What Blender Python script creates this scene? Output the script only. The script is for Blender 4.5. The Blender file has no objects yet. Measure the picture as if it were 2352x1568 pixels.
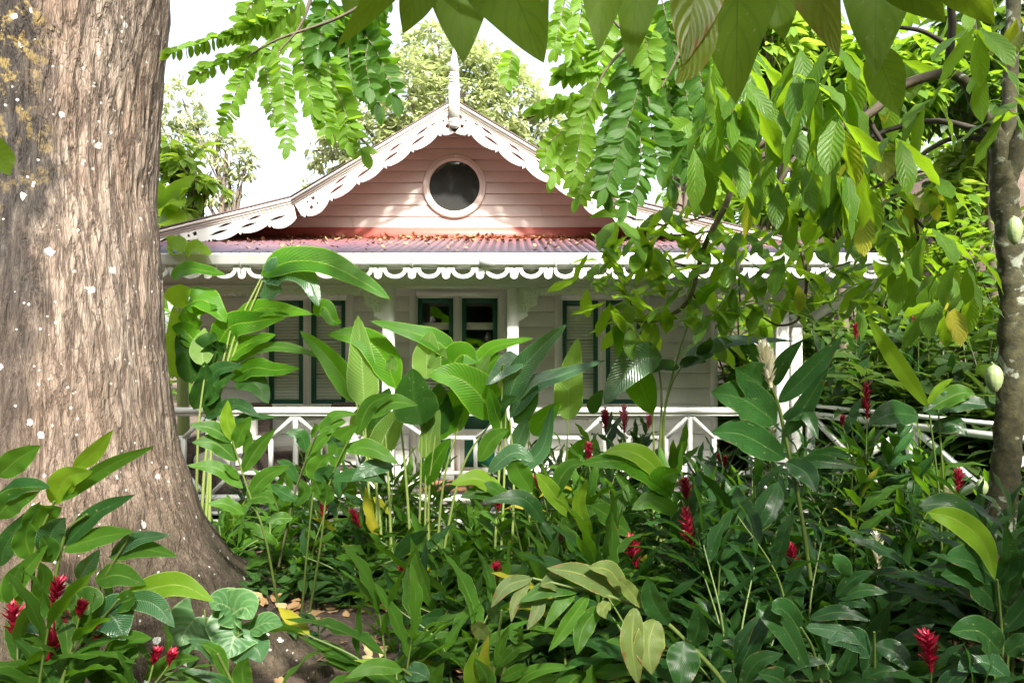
import bpy, math, random
import numpy as np
from mathutils import Vector
R = math.radians
rng = np.random.default_rng(7)
random.seed(7)
scene = bpy.context.scene
COL = bpy.context.collection
# ---- tuning
CANOPY_A = .5; REAR_H = 11; NCLUMP = 78; SH_R = .8; SH_L = .3
SUN_EL = 43; SUN_AZ = 163; SUN_ANG = 4; SUN = 4.0; SKY = .15; EXPO = 1.75
F = 1568.0; CU = 1176.0; HV = 800.0; EYE = 1.75      # pixel measure of the photo at 2352 px width

def P(u, v, d):
    return np.array([(u - CU) / F * d, d, EYE - (v - HV) / F * d])

# ------------------------------------------------------------------ mesh collector
class MB:
    def __init__(s):
        s.v = []; s.uv = []; s.r = []; s.q = []; s.t = []; s.n = 0
    def add(s, v, quads=None, tris=None, uv=None, r=0.5):
        v = np.asarray(v, float).reshape(-1, 3); k = len(v)
        s.v.append(v)
        s.uv.append(np.zeros((k, 2)) if uv is None else np.asarray(uv, float).reshape(-1, 2))
        s.r.append(np.full(k, r) if np.isscalar(r) else np.asarray(r, float))
        if quads is not None and len(quads): s.q.append(np.asarray(quads, int).reshape(-1, 4) + s.n)
        if tris is not None and len(tris): s.t.append(np.asarray(tris, int).reshape(-1, 3) + s.n)
        s.n += k
    def grid(s, Pg, uv=None, r=0.5, wrap=False):
        n, m = Pg.shape[:2]
        s.add(Pg, grid_faces(n, m, wrap), uv=uv, r=r)
    def box(s, x0, x1, y0, y1, z0, z1):
        v = [(x0,y0,z0),(x1,y0,z0),(x1,y1,z0),(x0,y1,z0),(x0,y0,z1),(x1,y0,z1),(x1,y1,z1),(x0,y1,z1)]
        s.add(v, [(0,3,2,1),(4,5,6,7),(0,1,5,4),(1,2,6,5),(2,3,7,6),(3,0,4,7)])
    def beam(s, a, b, w, h, up=(0,0,1)):
        a = np.array(a, float); b = np.array(b, float); t = b - a; t /= np.linalg.norm(t)
        up = np.array(up, float); x = np.cross(t, up); x /= np.linalg.norm(x); z = np.cross(x, t)
        c = []
        for p in (a, b):
            for sx, sz in ((-1,-1),(1,-1),(1,1),(-1,1)): c.append(p + x*sx*w/2 + z*sz*h/2)
        s.add(c, [(0,1,2,3),(7,6,5,4),(0,4,5,1),(1,5,6,2),(2,6,7,3),(3,7,4,0)])
    def tube(s, path, rad, n=6, cap=True, r=0.5):
        path = np.asarray(path, float); k = len(path)
        rad = np.full(k, rad) if np.isscalar(rad) else np.asarray(rad, float)
        T = np.gradient(path, axis=0); T /= np.linalg.norm(T, axis=1)[:, None] + 1e-9
        ref = np.array([0.31, 0.95, 0.05]) if abs(T[:, 2]).mean() > .6 else np.array([0, 0, 1.0])
        X = np.cross(T, ref); X /= np.linalg.norm(X, axis=1)[:, None] + 1e-9
        Y = np.cross(X, T)
        a = np.linspace(0, 2*np.pi, n, endpoint=False)
        G = path[:, None] + rad[:, None, None]*(X[:, None]*np.cos(a)[None, :, None] + Y[:, None]*np.sin(a)[None, :, None])
        L = np.concatenate([[0], np.cumsum(np.linalg.norm(np.diff(path, axis=0), axis=1))])
        uv = np.stack(np.broadcast_arrays(a[None]/6.283, L[:, None]), -1)
        s.grid(G, uv, r, wrap=True)
        if cap:
            for e, i in ((0, 0), (k-1, 1)):
                c = path[e]; base = G[e]
                v = np.vstack([base, c]); tr = [(j, (j+1) % n, n) if i else ((j+1) % n, j, n) for j in range(n)]
                s.add(v, tris=tr, r=r)
    def build(s, name, mat=None, parent=None, smooth=False):
        me = bpy.data.meshes.new(name)
        if s.n:
            V = np.concatenate(s.v); Q = np.concatenate(s.q) if s.q else np.zeros((0, 4), int)
            T = np.concatenate(s.t) if s.t else np.zeros((0, 3), int)
            me.vertices.add(len(V)); me.vertices.foreach_set('co', V.ravel().astype(np.float32))
            nl = Q.size + T.size; me.loops.add(nl)
            idx = np.concatenate([Q.ravel(), T.ravel()]).astype(np.int32)
            me.loops.foreach_set('vertex_index', idx)
            me.polygons.add(len(Q) + len(T))
            st = np.concatenate([np.arange(len(Q))*4, Q.size + np.arange(len(T))*3]).astype(np.int32)
            me.polygons.foreach_set('loop_start', st)
            me.update(calc_edges=True)
            uvl = me.uv_layers.new(name='UVMap')
            uvl.data.foreach_set('uv', np.concatenate(s.uv)[idx].ravel().astype(np.float32))
            at = me.attributes.new('rnd', 'FLOAT', 'POINT')
            at.data.foreach_set('value', np.concatenate(s.r).astype(np.float32))
            if smooth: me.polygons.foreach_set('use_smooth', np.ones(len(me.polygons), bool))
            me.validate()
        ob = bpy.data.objects.new(name, me)
        if mat: me.materials.append(mat)
        COL.objects.link(ob)
        if parent: ob.parent = parent
        return ob

_gf = {}
def grid_faces(n, m, wrap=False):
    key = (n, m, wrap)
    if key not in _gf:
        i = np.arange(n-1)[:, None]*m; mm = m if wrap else m-1
        j = np.arange(mm)[None]; j2 = (j+1) % m
        _gf[key] = np.stack([i+j, i+j2, i+m+j2, i+m+j], -1).reshape(-1, 4)
    return _gf[key]

def tag(o, label=None, cat=None, group=None, kind=None):
    if label: o['label'] = label
    if cat: o['category'] = cat
    if group: o['group'] = group
    if kind: o['kind'] = kind
    return o

def empty(name, loc=(0,0,0), label=None, cat=None, group=None):
    o = bpy.data.objects.new(name, None); o.empty_display_size = .1
    COL.objects.link(o); o.location = loc
    return tag(o, label, cat, group)

def put(mb, name, mat, root, smooth=False):
    """builds a part given in world coordinates under a root that sits at its own base point"""
    o = mb.build(name, mat, root, smooth)
    L = Vector((0, 0, 0)); r = root
    while r is not None: L += r.location; r = r.parent
    o.data.transform(__import__('mathutils').Matrix.Translation(-L))
    return o

# ------------------------------------------------------------------ materials
def new_mat(name):
    m = bpy.data.materials.new(name); m.use_nodes = True
    nt = m.node_tree; nt.nodes.clear()
    out = nt.nodes.new('ShaderNodeOutputMaterial')
    return m, nt, out
def N(nt, typ, **kw):
    n = nt.nodes.new(typ)
    for k, v in kw.items():
        if hasattr(n, k): setattr(n, k, v)
    return n
def setin(n, **kw):
    for k, v in kw.items():
        n.inputs[k.replace('_', ' ')].default_value = v
def ramp(nt, src, stops):
    r = nt.nodes.new('ShaderNodeValToRGB'); nt.links.new(src, r.inputs[0])
    e = r.color_ramp.elements
    while len(e) < len(stops): e.new(.5)
    for i, (p, c) in enumerate(stops):
        e[i].position = p; e[i].color = (*c, 1) if len(c) == 3 else c
    return r.outputs[0]
def math_(nt, op, a, b=None, c=None, clamp=False):
    n = nt.nodes.new('ShaderNodeMath'); n.operation = op; n.use_clamp = clamp
    for i, x in enumerate((a, b, c)):
        if x is None: continue
        if isinstance(x, (int, float)): n.inputs[i].default_value = x
        else: nt.links.new(x, n.inputs[i])
    return n.outputs[0]
def mixc(nt, fac, a, b, mode='MIX'):
    n = nt.nodes.new('ShaderNodeMix'); n.data_type = 'RGBA'; n.blend_type = mode
    for s, x in ((n.inputs[0], fac), (n.inputs[6], a), (n.inputs[7], b)):
        if isinstance(x, (int, float)): s.default_value = x
        elif isinstance(x, tuple): s.default_value = (*x, 1)
        else: nt.links.new(x, s)
    return n.outputs[2]
def noise(nt, scale, detail=4, rough=.6, vec=None, dist=0.0):
    n = nt.nodes.new('ShaderNodeTexNoise'); setin(n, Scale=scale, Detail=detail, Roughness=rough, Distortion=dist)
    if vec is not None: nt.links.new(vec, n.inputs['Vector'])
    return n.outputs['Fac']
def objco(nt, scale=(1,1,1)):
    t = nt.nodes.new('ShaderNodeTexCoord'); mp = nt.nodes.new('ShaderNodeMapping')
    mp.inputs['Scale'].default_value = scale; nt.links.new(t.outputs['Object'], mp.inputs['Vector'])
    return mp.outputs[0]

def leaf_mat(name, c_lo, c_hi, c_tr, rough=.38, vein=(.25,.32,.08), nv=22, slant=.35, trans=.42, brown=0.0,
             yellow=0.0, spec=.2, bump=.2, midw=.022, blotch=0.25, veinmix=.22):
    m, nt, out = new_mat(name)
    at = N(nt, 'ShaderNodeAttribute', attribute_name='rnd')
    uv = N(nt, 'ShaderNodeTexCoord'); sp = N(nt, 'ShaderNodeSeparateXYZ'); nt.links.new(uv.outputs['UV'], sp.inputs[0])
    U, V = sp.outputs[0], sp.outputs[1]
    a = math_(nt, 'ABSOLUTE', math_(nt, 'SUBTRACT', U, .5))
    ph = math_(nt, 'MULTIPLY', math_(nt, 'SUBTRACT', V, math_(nt, 'MULTIPLY', a, slant)), nv*6.283)
    sn = math_(nt, 'SINE', ph)
    ve = math_(nt, 'POWER', math_(nt, 'MULTIPLY_ADD', sn, .5, .5), 6.0)
    mid = math_(nt, 'LESS_THAN', a, midw)
    nz = noise(nt, 7, 4, .6, objco(nt))
    base = mixc(nt, at.outputs['Fac'], c_lo, c_hi)
    base = mixc(nt, math_(nt, 'MULTIPLY', nz, blotch*2), base, tuple(x*.55 for x in c_lo))
    base = mixc(nt, math_(nt, 'MULTIPLY', ve, veinmix), base, vein)
    base = mixc(nt, math_(nt, 'MULTIPLY', mid, .6), base, vein)
    sp1 = noise(nt, 60, 2, .5, objco(nt)); sp2 = noise(nt, 2.3, 3, .6, objco(nt))
    base = mixc(nt, math_(nt, 'MULTIPLY', math_(nt, 'SUBTRACT', sp1, .66), 6, clamp=True), base, (.24, .24, .12))
    base = mixc(nt, math_(nt, 'MULTIPLY', math_(nt, 'SUBTRACT', .34, sp1), 6, clamp=True), base, (.05, .045, .012))
    base = mixc(nt, math_(nt, 'MULTIPLY', math_(nt, 'SUBTRACT', sp2, .5), 1.6, clamp=True), base, tuple(min(1, x*1.5) for x in c_hi))
    edge = math_(nt, 'GREATER_THAN', a, .47)
    base = mixc(nt, math_(nt, 'MULTIPLY', edge, .35), base, tuple(min(1, x*1.6) for x in vein))
    if yellow:
        yn = noise(nt, 3.1, 2, .5, objco(nt))
        yf = math_(nt, 'MULTIPLY', math_(nt, 'GREATER_THAN', at.outputs['Fac'], 1-yellow), math_(nt, 'MULTIPLY', yn, 1.5, clamp=True))
        base = mixc(nt, yf, base, (.42, .36, .03))
    if brown:
        bn = noise(nt, 16, 5, .7, objco(nt))
        bf = math_(nt, 'ADD', math_(nt, 'MULTIPLY', a, .75), math_(nt, 'MULTIPLY', V, .16))
        bf = math_(nt, 'ADD', bf, bn)
        th = 1.13 - brown*.35
        bf = math_(nt, 'MULTIPLY', math_(nt, 'SUBTRACT', bf, th), 12, clamp=True)
        base = mixc(nt, bf, base, (.16, .085, .03))
    pb = N(nt, 'ShaderNodeBsdfPrincipled'); nt.links.new(base, pb.inputs['Base Color'])
    rn = math_(nt, 'MULTIPLY_ADD', nz, .25, rough-.1); nt.links.new(rn, pb.inputs['Roughness'])
    pb.inputs['Specular IOR Level'].default_value = spec
    tr = N(nt, 'ShaderNodeBsdfTranslucent')
    tc = mixc(nt, math_(nt, 'MULTIPLY', ve, .35), mixc(nt, .75, base, c_tr), tuple(x*.55 for x in c_tr))
    tc = mixc(nt, math_(nt, 'MULTIPLY', mid, .5), tc, tuple(x*.5 for x in c_tr))
    nt.links.new(tc, tr.inputs[0])
    ms = N(nt, 'ShaderNodeMixShader'); ms.inputs[0].default_value = trans
    nt.links.new(pb.outputs[0], ms.inputs[1]); nt.links.new(tr.outputs[0], ms.inputs[2])
    bp = N(nt, 'ShaderNodeBump'); setin(bp, Strength=bump, Distance=.006)
    h = math_(nt, 'SUBTRACT', math_(nt, 'MULTIPLY', sn, .5), math_(nt, 'MULTIPLY', mid, 1.2))
    nt.links.new(h, bp.inputs['Height']); nt.links.new(bp.outputs[0], pb.inputs['Normal'])
    nt.links.new(ms.outputs[0], out.inputs[0])
    return m

def paint(name, col, dirt=(.3,.28,.2), amt=.35, rough=.5, bump=.15, nscale=2.2, streak=True, grain=True):
    m, nt, out = new_mat(name)
    pb = N(nt, 'ShaderNodeBsdfPrincipled')
    n1 = noise(nt, nscale, 6, .65, objco(nt, (1.0, 1.0, .35) if streak else (1,1,1)))
    n2 = noise(nt, 38, 3, .7, objco(nt))
    f = math_(nt, 'MULTIPLY', math_(nt, 'SUBTRACT', n1, .48), 2.6*amt, clamp=True)
    c = mixc(nt, f, col, dirt)
    sp = math_(nt, 'MULTIPLY', math_(nt, 'GREATER_THAN', n2, .70), .35)
    c = mixc(nt, sp, c, tuple(x*.6 for x in dirt))
    nt.links.new(c, pb.inputs['Base Color'])
    nt.links.new(math_(nt, 'MULTIPLY_ADD', n1, .25, rough-.1), pb.inputs['Roughness'])
    if bump:
        bp = N(nt, 'ShaderNodeBump'); setin(bp, Strength=bump, Distance=.003)
        n3 = noise(nt, 30, 4, .6, objco(nt, (.15, 1, 1)) if grain else objco(nt))
        nt.links.new(n3, bp.inputs['Height']); nt.links.new(bp.outputs[0], pb.inputs['Normal'])
    nt.links.new(pb.outputs[0], out.inputs[0])
    return m

def simple(name, col, rough=.6, var=.3, scale=8, metal=0.0, bump=0.0):
    m, nt, out = new_mat(name)
    pb = N(nt, 'ShaderNodeBsdfPrincipled'); at = N(nt, 'ShaderNodeAttribute', attribute_name='rnd')
    n1 = noise(nt, scale, 4, .6, objco(nt))
    c = mixc(nt, math_(nt, 'MULTIPLY', n1, var*2, clamp=True), col, tuple(x*.45 for x in col))
    c = mixc(nt, math_(nt, 'MULTIPLY', at.outputs['Fac'], .3), c, tuple(min(1, x*1.5) for x in col))
    nt.links.new(c, pb.inputs['Base Color']); setin(pb, Roughness=rough, Metallic=metal)
    if bump:
        bp = N(nt, 'ShaderNodeBump'); setin(bp, Strength=bump, Distance=.01)
        nt.links.new(n1, bp.inputs['Height']); nt.links.new(bp.outputs[0], pb.inputs['Normal'])
    nt.links.new(pb.outputs[0], out.inputs[0])
    return m

M = {}
M['white'] = paint('white_paint', (.80,.80,.75), (.36,.36,.25), .45)
M['wall'] = paint('wall_paint', (.66,.655,.59), (.40,.39,.29), .35, grain=True)
M['gutter'] = paint('gutter_plastic', (.78,.79,.76), (.45,.45,.36), .18, rough=.35, bump=0)
M['pink'] = paint('pink_paint', (.60,.44,.39), (.42,.31,.26), .3)
M['palepink'] = paint('pale_pink_paint', (.71,.61,.545), (.50,.42,.34), .4)
M['barge'] = paint('cream_paint', (.76,.75,.69), (.50,.44,.34), .35)
M['mould'] = paint('moulding_paint', (.72,.66,.58), (.48,.33,.25), .5)
M['red'] = paint('red_paint', (.42,.115,.09), (.22,.07,.06), .5, grain=False)
M['finial'] = paint('weathered_white', (.66,.67,.58), (.30,.30,.20), .8)
M['green'] = paint('green_paint', (.012,.10,.055), (.01,.05,.03), .3, rough=.4, bump=.05)
M['blind'] = paint('blind_slats', (.80,.80,.72), (.4,.38,.3), .3, bump=0)
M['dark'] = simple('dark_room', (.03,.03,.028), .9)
M['darkroof'] = simple('roof_edge', (.09,.06,.055), .7)
M['deck'] = paint('deck_boards', (.20,.18,.165), (.09,.08,.07), .8, rough=.7)
M['underdeck'] = simple('under_deck', (.05,.045,.04), .9)
M['cushion'] = simple('cushion_cloth', (.62,.60,.55), .9, .15)
M['mat'] = simple('coir', (.33,.17,.08), .95, .5, 60, bump=.5)
M['litter'] = simple('dry_leaf', (.44,.27,.12), .8, .5, 20)
M['fallen'] = simple('fallen_leaf', (.60,.50,.24), .7, .4, 14)
M['cane'] = simple('cane', (.10,.15,.03), .45, .35, 12)
M['canedark'] = simple('dark_cane', (.07,.075,.03), .5, .4, 12)
M['petiole'] = simple('petiole', (.20,.26,.07), .4, .2, 10)
M['twig'] = simple('twig_bark', (.16,.125,.085), .85, .6, 18, bump=.5)
M['twigdark'] = simple('dark_twig_bark', (.055,.045,.03), .85, .6, 18, bump=.5)
M['pod'] = simple('pod_skin', (.30,.38,.17), .5, .3, 25, bump=.6)
M['farbark'] = simple('far_bark', (.14,.11,.08), .9, .4, 6)
def petal(name, c, c2):
    m, nt, out = new_mat(name)
    pb = N(nt, 'ShaderNodeBsdfPrincipled'); at = N(nt, 'ShaderNodeAttribute', attribute_name='rnd')
    c_ = mixc(nt, at.outputs['Fac'], c, c2); nt.links.new(c_, pb.inputs['Base Color']); setin(pb, Roughness=.38)
    tr = N(nt, 'ShaderNodeBsdfTranslucent'); nt.links.new(c_, tr.inputs[0])
    ms = N(nt, 'ShaderNodeMixShader'); ms.inputs[0].default_value = .25
    nt.links.new(pb.outputs[0], ms.inputs[1]); nt.links.new(tr.outputs[0], ms.inputs[2]); nt.links.new(ms.outputs[0], out.inputs[0])
    return m
M['redfl'] = petal('red_bract', (.20,.002,.012), (.60,.03,.085))
M['pinkfl'] = petal('pink_bract', (.62,.10,.17), (.80,.28,.33))
M['whitefl'] = petal('white_bract', (.62,.58,.36), (.85,.83,.68))
M['brownfl'] = petal('dried_bract', (.10,.035,.035), (.22,.10,.09))
# leaves
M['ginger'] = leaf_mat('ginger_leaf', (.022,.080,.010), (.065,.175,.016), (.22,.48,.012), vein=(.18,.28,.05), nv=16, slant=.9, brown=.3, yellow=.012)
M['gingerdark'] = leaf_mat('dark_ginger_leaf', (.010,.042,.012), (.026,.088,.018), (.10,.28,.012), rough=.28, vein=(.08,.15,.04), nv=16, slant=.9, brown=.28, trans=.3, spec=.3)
M['gingerold'] = leaf_mat('old_ginger_leaf', (.06,.11,.035), (.12,.17,.04), (.25,.36,.04), rough=.42, vein=(.30,.30,.08), nv=16, slant=.9, brown=.55, yellow=.03, trans=.3)
M['bright'] = leaf_mat('bright_leaf', (.12,.25,.015), (.20,.36,.02), (.42,.66,.02), vein=(.34,.42,.10), nv=26, slant=.8, trans=.5)
M['broad'] = leaf_mat('broad_leaf', (.024,.105,.005), (.065,.20,.008), (.22,.52,.008), rough=.36, vein=(.20,.32,.03), nv=24, slant=.35, trans=.42, bump=.4, veinmix=.16)
M['broadlight'] = leaf_mat('light_broad_leaf', (.11,.23,.035), (.17,.30,.06), (.36,.60,.04), rough=.38, vein=(.36,.46,.20), nv=24, slant=.3, trans=.45, bump=.45, veinmix=.28)
M['broadblue'] = leaf_mat('waxy_broad_leaf', (.022,.085,.03), (.05,.13,.045), (.20,.38,.04), rough=.2, vein=(.16,.25,.12), nv=24, slant=.35, trans=.3, spec=.7, bump=.45)
M['broaddark'] = leaf_mat('dark_broad_leaf', (.012,.045,.007), (.024,.078,.011), (.12,.28,.012), rough=.38, vein=(.05,.12,.02), nv=24, slant=.35, trans=.35, bump=.3)
M['heart'] = leaf_mat('heart_leaf', (.05,.15,.05), (.08,.19,.06), (.22,.42,.04), rough=.34, vein=(.26,.36,.16), nv=6, slant=.7, trans=.35, midw=.02, veinmix=.3)
M['cacao'] = leaf_mat('cacao_leaf', (.045,.125,.012), (.10,.21,.018), (.36,.60,.015), vein=(.17,.22,.05), nv=9, slant=.55, trans=.48, brown=.25, yellow=.04, bump=.4)
M['cacaoold'] = leaf_mat('old_cacao_leaf', (.10,.15,.02), (.17,.20,.03), (.42,.50,.02), vein=(.14,.15,.04), nv=8, slant=.55, trans=.5, brown=.5, yellow=.12, bump=.4, midw=.018)
M['nearleaf'] = leaf_mat('overhead_leaf', (.05,.10,.010), (.085,.14,.014), (.26,.40,.012), rough=.5, vein=(.035,.07,.012), nv=8, slant=.5, trans=.6, brown=.08, spec=.08, bump=.06, midw=.012, veinmix=.35)
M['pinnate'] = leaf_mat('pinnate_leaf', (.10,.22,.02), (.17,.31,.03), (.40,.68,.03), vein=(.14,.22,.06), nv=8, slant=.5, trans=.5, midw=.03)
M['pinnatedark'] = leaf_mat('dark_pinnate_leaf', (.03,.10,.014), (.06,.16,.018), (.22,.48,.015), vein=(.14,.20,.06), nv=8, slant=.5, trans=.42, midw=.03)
M['mango'] = leaf_mat('mango_leaf', (.20,.28,.09), (.72,.74,.46), (.5,.58,.2), rough=.3, vein=(.35,.4,.2), nv=8, trans=.35, spec=.6, blotch=.1)
M['faryellow'] = leaf_mat('sunny_tree_leaf', (.12,.24,.03), (.22,.34,.05), (.42,.60,.05), vein=(.3,.4,.1), nv=8, trans=.5)
M['fargreen'] = leaf_mat('thicket_leaf', (.05,.13,.014), (.12,.24,.022), (.34,.56,.02), vein=(.2,.28,.08), nv=8, trans=.45)
M['fardark'] = leaf_mat('dark_thicket_leaf', (.025,.065,.018), (.07,.13,.03), (.18,.32,.03), vein=(.12,.18,.05), nv=8, trans=.4)
M['canopy'] = leaf_mat('canopy_leaf', (.02,.06,.012), (.045,.10,.02), (.12,.22,.02), nv=6, trans=.15)
M['low'] = leaf_mat('low_plant_leaf', (.016,.06,.014), (.045,.12,.022), (.14,.30,.02), rough=.32, vein=(.14,.22,.08), nv=16, slant=.8, trans=.3)

# ------------------------------------------------------------------ leaves
def prof(kind, t):
    if kind == 'ginger': w = np.sin(np.pi*np.clip(t, 0, 1)**.85)**.75*(1-.25*t**4)
    elif kind == 'broad': w = np.minimum(1, (t/.22+.02))**.6*np.minimum(1, ((1-t)/.55))**.62
    elif kind == 'cacao': w = np.sin(np.pi*np.clip(t, 0, 1)**1.25)**.8*.97+.03*(1-t); w = np.where(t > .9, w*.55, w)
    elif kind == 'near': w = np.sin(np.pi*np.clip(t, 0, 1)**.72)**.85*(1-.15*t**2)
    elif kind == 'oval': w = np.sin(np.pi*t)**.55
    elif kind == 'heart': w = np.where(t < .3, .82+.18*np.sin(t/.3*np.pi/2), np.clip((1-t)/.7, 0, 1)**.75)
    else: w = np.sin(np.pi*t)**.8
    w = w.copy(); w[0] = .02 if kind != 'heart' else .75; w[-1] = 0.004
    return np.clip(w, .004, 1)

def leaf_grid(path, normals, hw, kind='ginger', fold=.25, wave=.05, nw=4, ph=0., curl=0.0, asym=0.0):
    """path [n,3]; normals [n,3]; hw half width in metres"""
    n = len(path); t = np.linspace(0, 1, n)
    T = np.gradient(path, axis=0); T /= np.linalg.norm(T, axis=1)[:, None] + 1e-9
    S = np.cross(T, normals); S /= np.linalg.norm(S, axis=1)[:, None] + 1e-9
    Nn = np.cross(S, T)
    a = np.linspace(-1, 1, nw+1); w = prof(kind, t)*hw
    X = a[None]*w[:, None]*(1+asym*a[None])
    wv = wave*hw*np.sin(t[:, None]*17+ph + (a[None] > 0)*1.7)*np.abs(a[None])**1.5*(w[:, None]/hw)**.5
    Z = fold*np.abs(a[None])*w[:, None] + wv - curl*(a[None]**2)*w[:, None]
    G = path[:, None] + S[:, None]*X[..., None] + Nn[:, None]*Z[..., None]
    if kind == 'heart':   # basal lobes reach back behind the stalk
        back = np.clip(1 - t/.3, 0, 1)[:, None]*(np.abs(a)[None]**1.2)
        G = G - T[:, None]*(back*hw*.55)[..., None]
    uv = np.stack(np.broadcast_arrays((a[None]+1)/2, t[:, None]), -1)
    return G, uv

def templates(kind, k=5, nl=7, nw=4, droop=(.3, 1.1), w=.13, fold=(.1, .4), wave=.12, twist=.3):
    out = []
    for i in range(k):
        dr = random.uniform(*droop); ang = np.linspace(0, dr, nl+1)**1.0
        dy, dz = np.cos(ang), -np.sin(ang)
        y = np.concatenate([[0], np.cumsum(dy[:-1])])/nl; z = np.concatenate([[0], np.cumsum(dz[:-1])])/nl
        tw = random.uniform(-twist, twist)*np.linspace(0, 1, nl+1)
        path = np.stack([random.uniform(-.05, .05)*np.sin(np.linspace(0, 3, nl+1)), y, z], -1)
        nr = np.stack([np.sin(tw), np.sin(ang), np.cos(ang)*np.cos(tw)], -1)
        G, uv = leaf_grid(path, nr, w, kind, random.uniform(*fold), wave, nw, random.uniform(0, 6))
        out.append((G.reshape(-1, 3), grid_faces(nl+1, nw+1), uv.reshape(-1, 2)))
    return out

def frame(d, up):
    d = np.asarray(d, float); d = d/(np.linalg.norm(d, axis=-1, keepdims=True)+1e-9)
    up = np.broadcast_to(np.asarray(up, float), d.shape)
    x = np.cross(d, up); x /= np.linalg.norm(x, axis=-1, keepdims=True)+1e-9
    z = np.cross(x, d)
    return np.stack([x, d, z], -1)      # columns

def scatter(mb, tmpl, base, dirs, size, up=(0, 0, 1), r=None, wscale=None):
    """many leaves at once: base[N,3], dirs[N,3], size[N]"""
    base = np.asarray(base, float); n = len(base)
    if n == 0: return
    dirs = np.asarray(dirs, float); size = np.broadcast_to(size, (n,))
    rr = rng.random(n) if r is None else np.broadcast_to(r, (n,))
    upn = np.asarray(up, float)
    if upn.ndim == 1: upn = np.broadcast_to(upn, (n, 3)) + rng.normal(0, .18, (n, 3))
    A = frame(dirs, upn); pick = rng.integers(0, len(tmpl), n)
    for k, (V, fc, uv) in enumerate(tmpl):
        ix = np.where(pick == k)[0]
        if not len(ix): continue
        Vx = V
        W = np.einsum('nij,vj->nvi', A[ix], Vx)*size[ix, None, None] + base[ix, None]
        nv = len(V)
        fcs = (fc[None] + (np.arange(len(ix))*nv)[:, None, None]).reshape(-1, 4)
        mb.add(W.reshape(-1, 3), fcs, uv=np.tile(uv, (len(ix), 1)), r=np.repeat(rr[ix], nv))

T_ginger = templates('ginger', 7, 8, 4, (.25, 1.15), .125, (.05, .35), .22)
T_ging_lo = templates('ginger', 5, 5, 2, (.3, 1.2), .13, (.1, .4), .1)
T_cacao = templates('cacao', 7, 7, 4, (.1, .7), .17, (.0, .3), .16)
T_pin = templates('oval', 4, 5, 2, (.05, .5), .22, (.05, .3), .05, .2)
T_mango = templates('oval', 4, 3, 2, (.2, .9), .13, (.1, .4), .0)
T_far = templates('ginger', 4, 4, 2, (.2, .9), .2, (.0, .3), .06)
T_low = templates('ginger', 5, 6, 4, (.4, 1.2), .17, (.05, .3), .15)
T_dry = templates('oval', 6, 4, 2, (-.9, .9), .26, (-.5, .5), .25)
T_banana = templates('broad', 4, 7, 4, (.3, 1.0), .17, (.05, .3), .08)

def bez(pts, n):
    pts = np.asarray(pts, float)
    if len(pts) == 2: pts = np.array([pts[0], (pts[0]+pts[1])/2, pts[1]])
    k = len(pts); t = np.linspace(0, k-1, n); out = []
    for x in t:
        i = min(int(x), k-2); f = x-i
        p1, p2 = pts[i], pts[i+1]; p0 = pts[i-1] if i else 2*p1-p2; p3 = pts[i+2] if i+2 < k else 2*p2-p1
        out.append(.5*((2*p1)+(-p0+p2)*f+(2*p0-5*p1+4*p2-p3)*f*f+(-p0+3*p1-3*p2+p3)*f**3))
    return np.array(out)

def hand_leaf(mb, pts, w, d0, d1=None, k=.45, kind='ginger', fold=.22, wave=.12, n=14, nw=6, sag=0, roll=0, r=None, curl=0.0, tear=0):
    """one leaf placed by hand; pts in photo measure, base first"""
    d1 = d0 if d1 is None else d1
    m = len(pts); ds = np.linspace(d0, d1, m)
    W = [P(u, v, dd) for (u, v), dd in zip(pts, ds)]
    if m == 2:
        mid = (W[0]+W[1])/2; L = np.linalg.norm(W[1]-W[0]); mid[2] += L*(.10 if sag == 0 else sag); W = [W[0], mid, W[1]]
    path = bez(W, n)
    T = np.gradient(path, axis=0); T /= np.linalg.norm(T, axis=1)[:, None]
    c = -path/np.linalg.norm(path, axis=1)[:, None]
    up = np.array([0, 0, 1.0])
    nr = c*(1-k)+up*k
    S = np.cross(T, nr); S /= np.linalg.norm(S, axis=1)[:, None]; Nn = np.cross(S, T)
    if roll:
        Nn = Nn*math.cos(roll)+S*math.sin(roll)
    cs = np.clip(np.abs((Nn*c).sum(1)).mean(), .5, 1)
    hw = w/2/F*(d0+d1)/2/cs
    G, uv = leaf_grid(path, Nn, hw, kind, fold, wave, nw, random.uniform(0, 6), curl)
    mb.grid(G, uv, rng.random() if r is None else r)
    return path

def fret(name, outline, holes, thick, mat, root, M4):
    """sawn board: outline with cut-outs in its own 2-D plane, M4 places it"""
    cu = bpy.data.curves.new(name, 'CURVE'); cu.dimensions = '2D'; cu.fill_mode = 'BOTH'; cu.extrude = thick/2
    for poly in [outline]+holes:
        s = cu.splines.new('POLY'); s.points.add(len(poly)-1); s.use_cyclic_u = True
        for p, (x, y) in zip(s.points, poly): p.co = (x, y, 0, 1)
    tmp = bpy.data.objects.new('tmp', cu); COL.objects.link(tmp)
    dg = bpy.context.evaluated_depsgraph_get(); dg.update()
    me = bpy.data.meshes.new_from_object(tmp.evaluated_get(dg)); me.name = name
    bpy.data.objects.remove(tmp); bpy.data.curves.remove(cu)
    me.transform(M4); me.materials.clear(); me.materials.append(mat)
    ob = bpy.data.objects.new(name, me); COL.objects.link(ob); ob.parent = root
    L = Vector((0, 0, 0)); r = root
    while r is not None: L += r.location; r = r.parent
    me.transform(__import__('mathutils').Matrix.Translation(-L))
    return ob
from mathutils import Matrix
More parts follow.
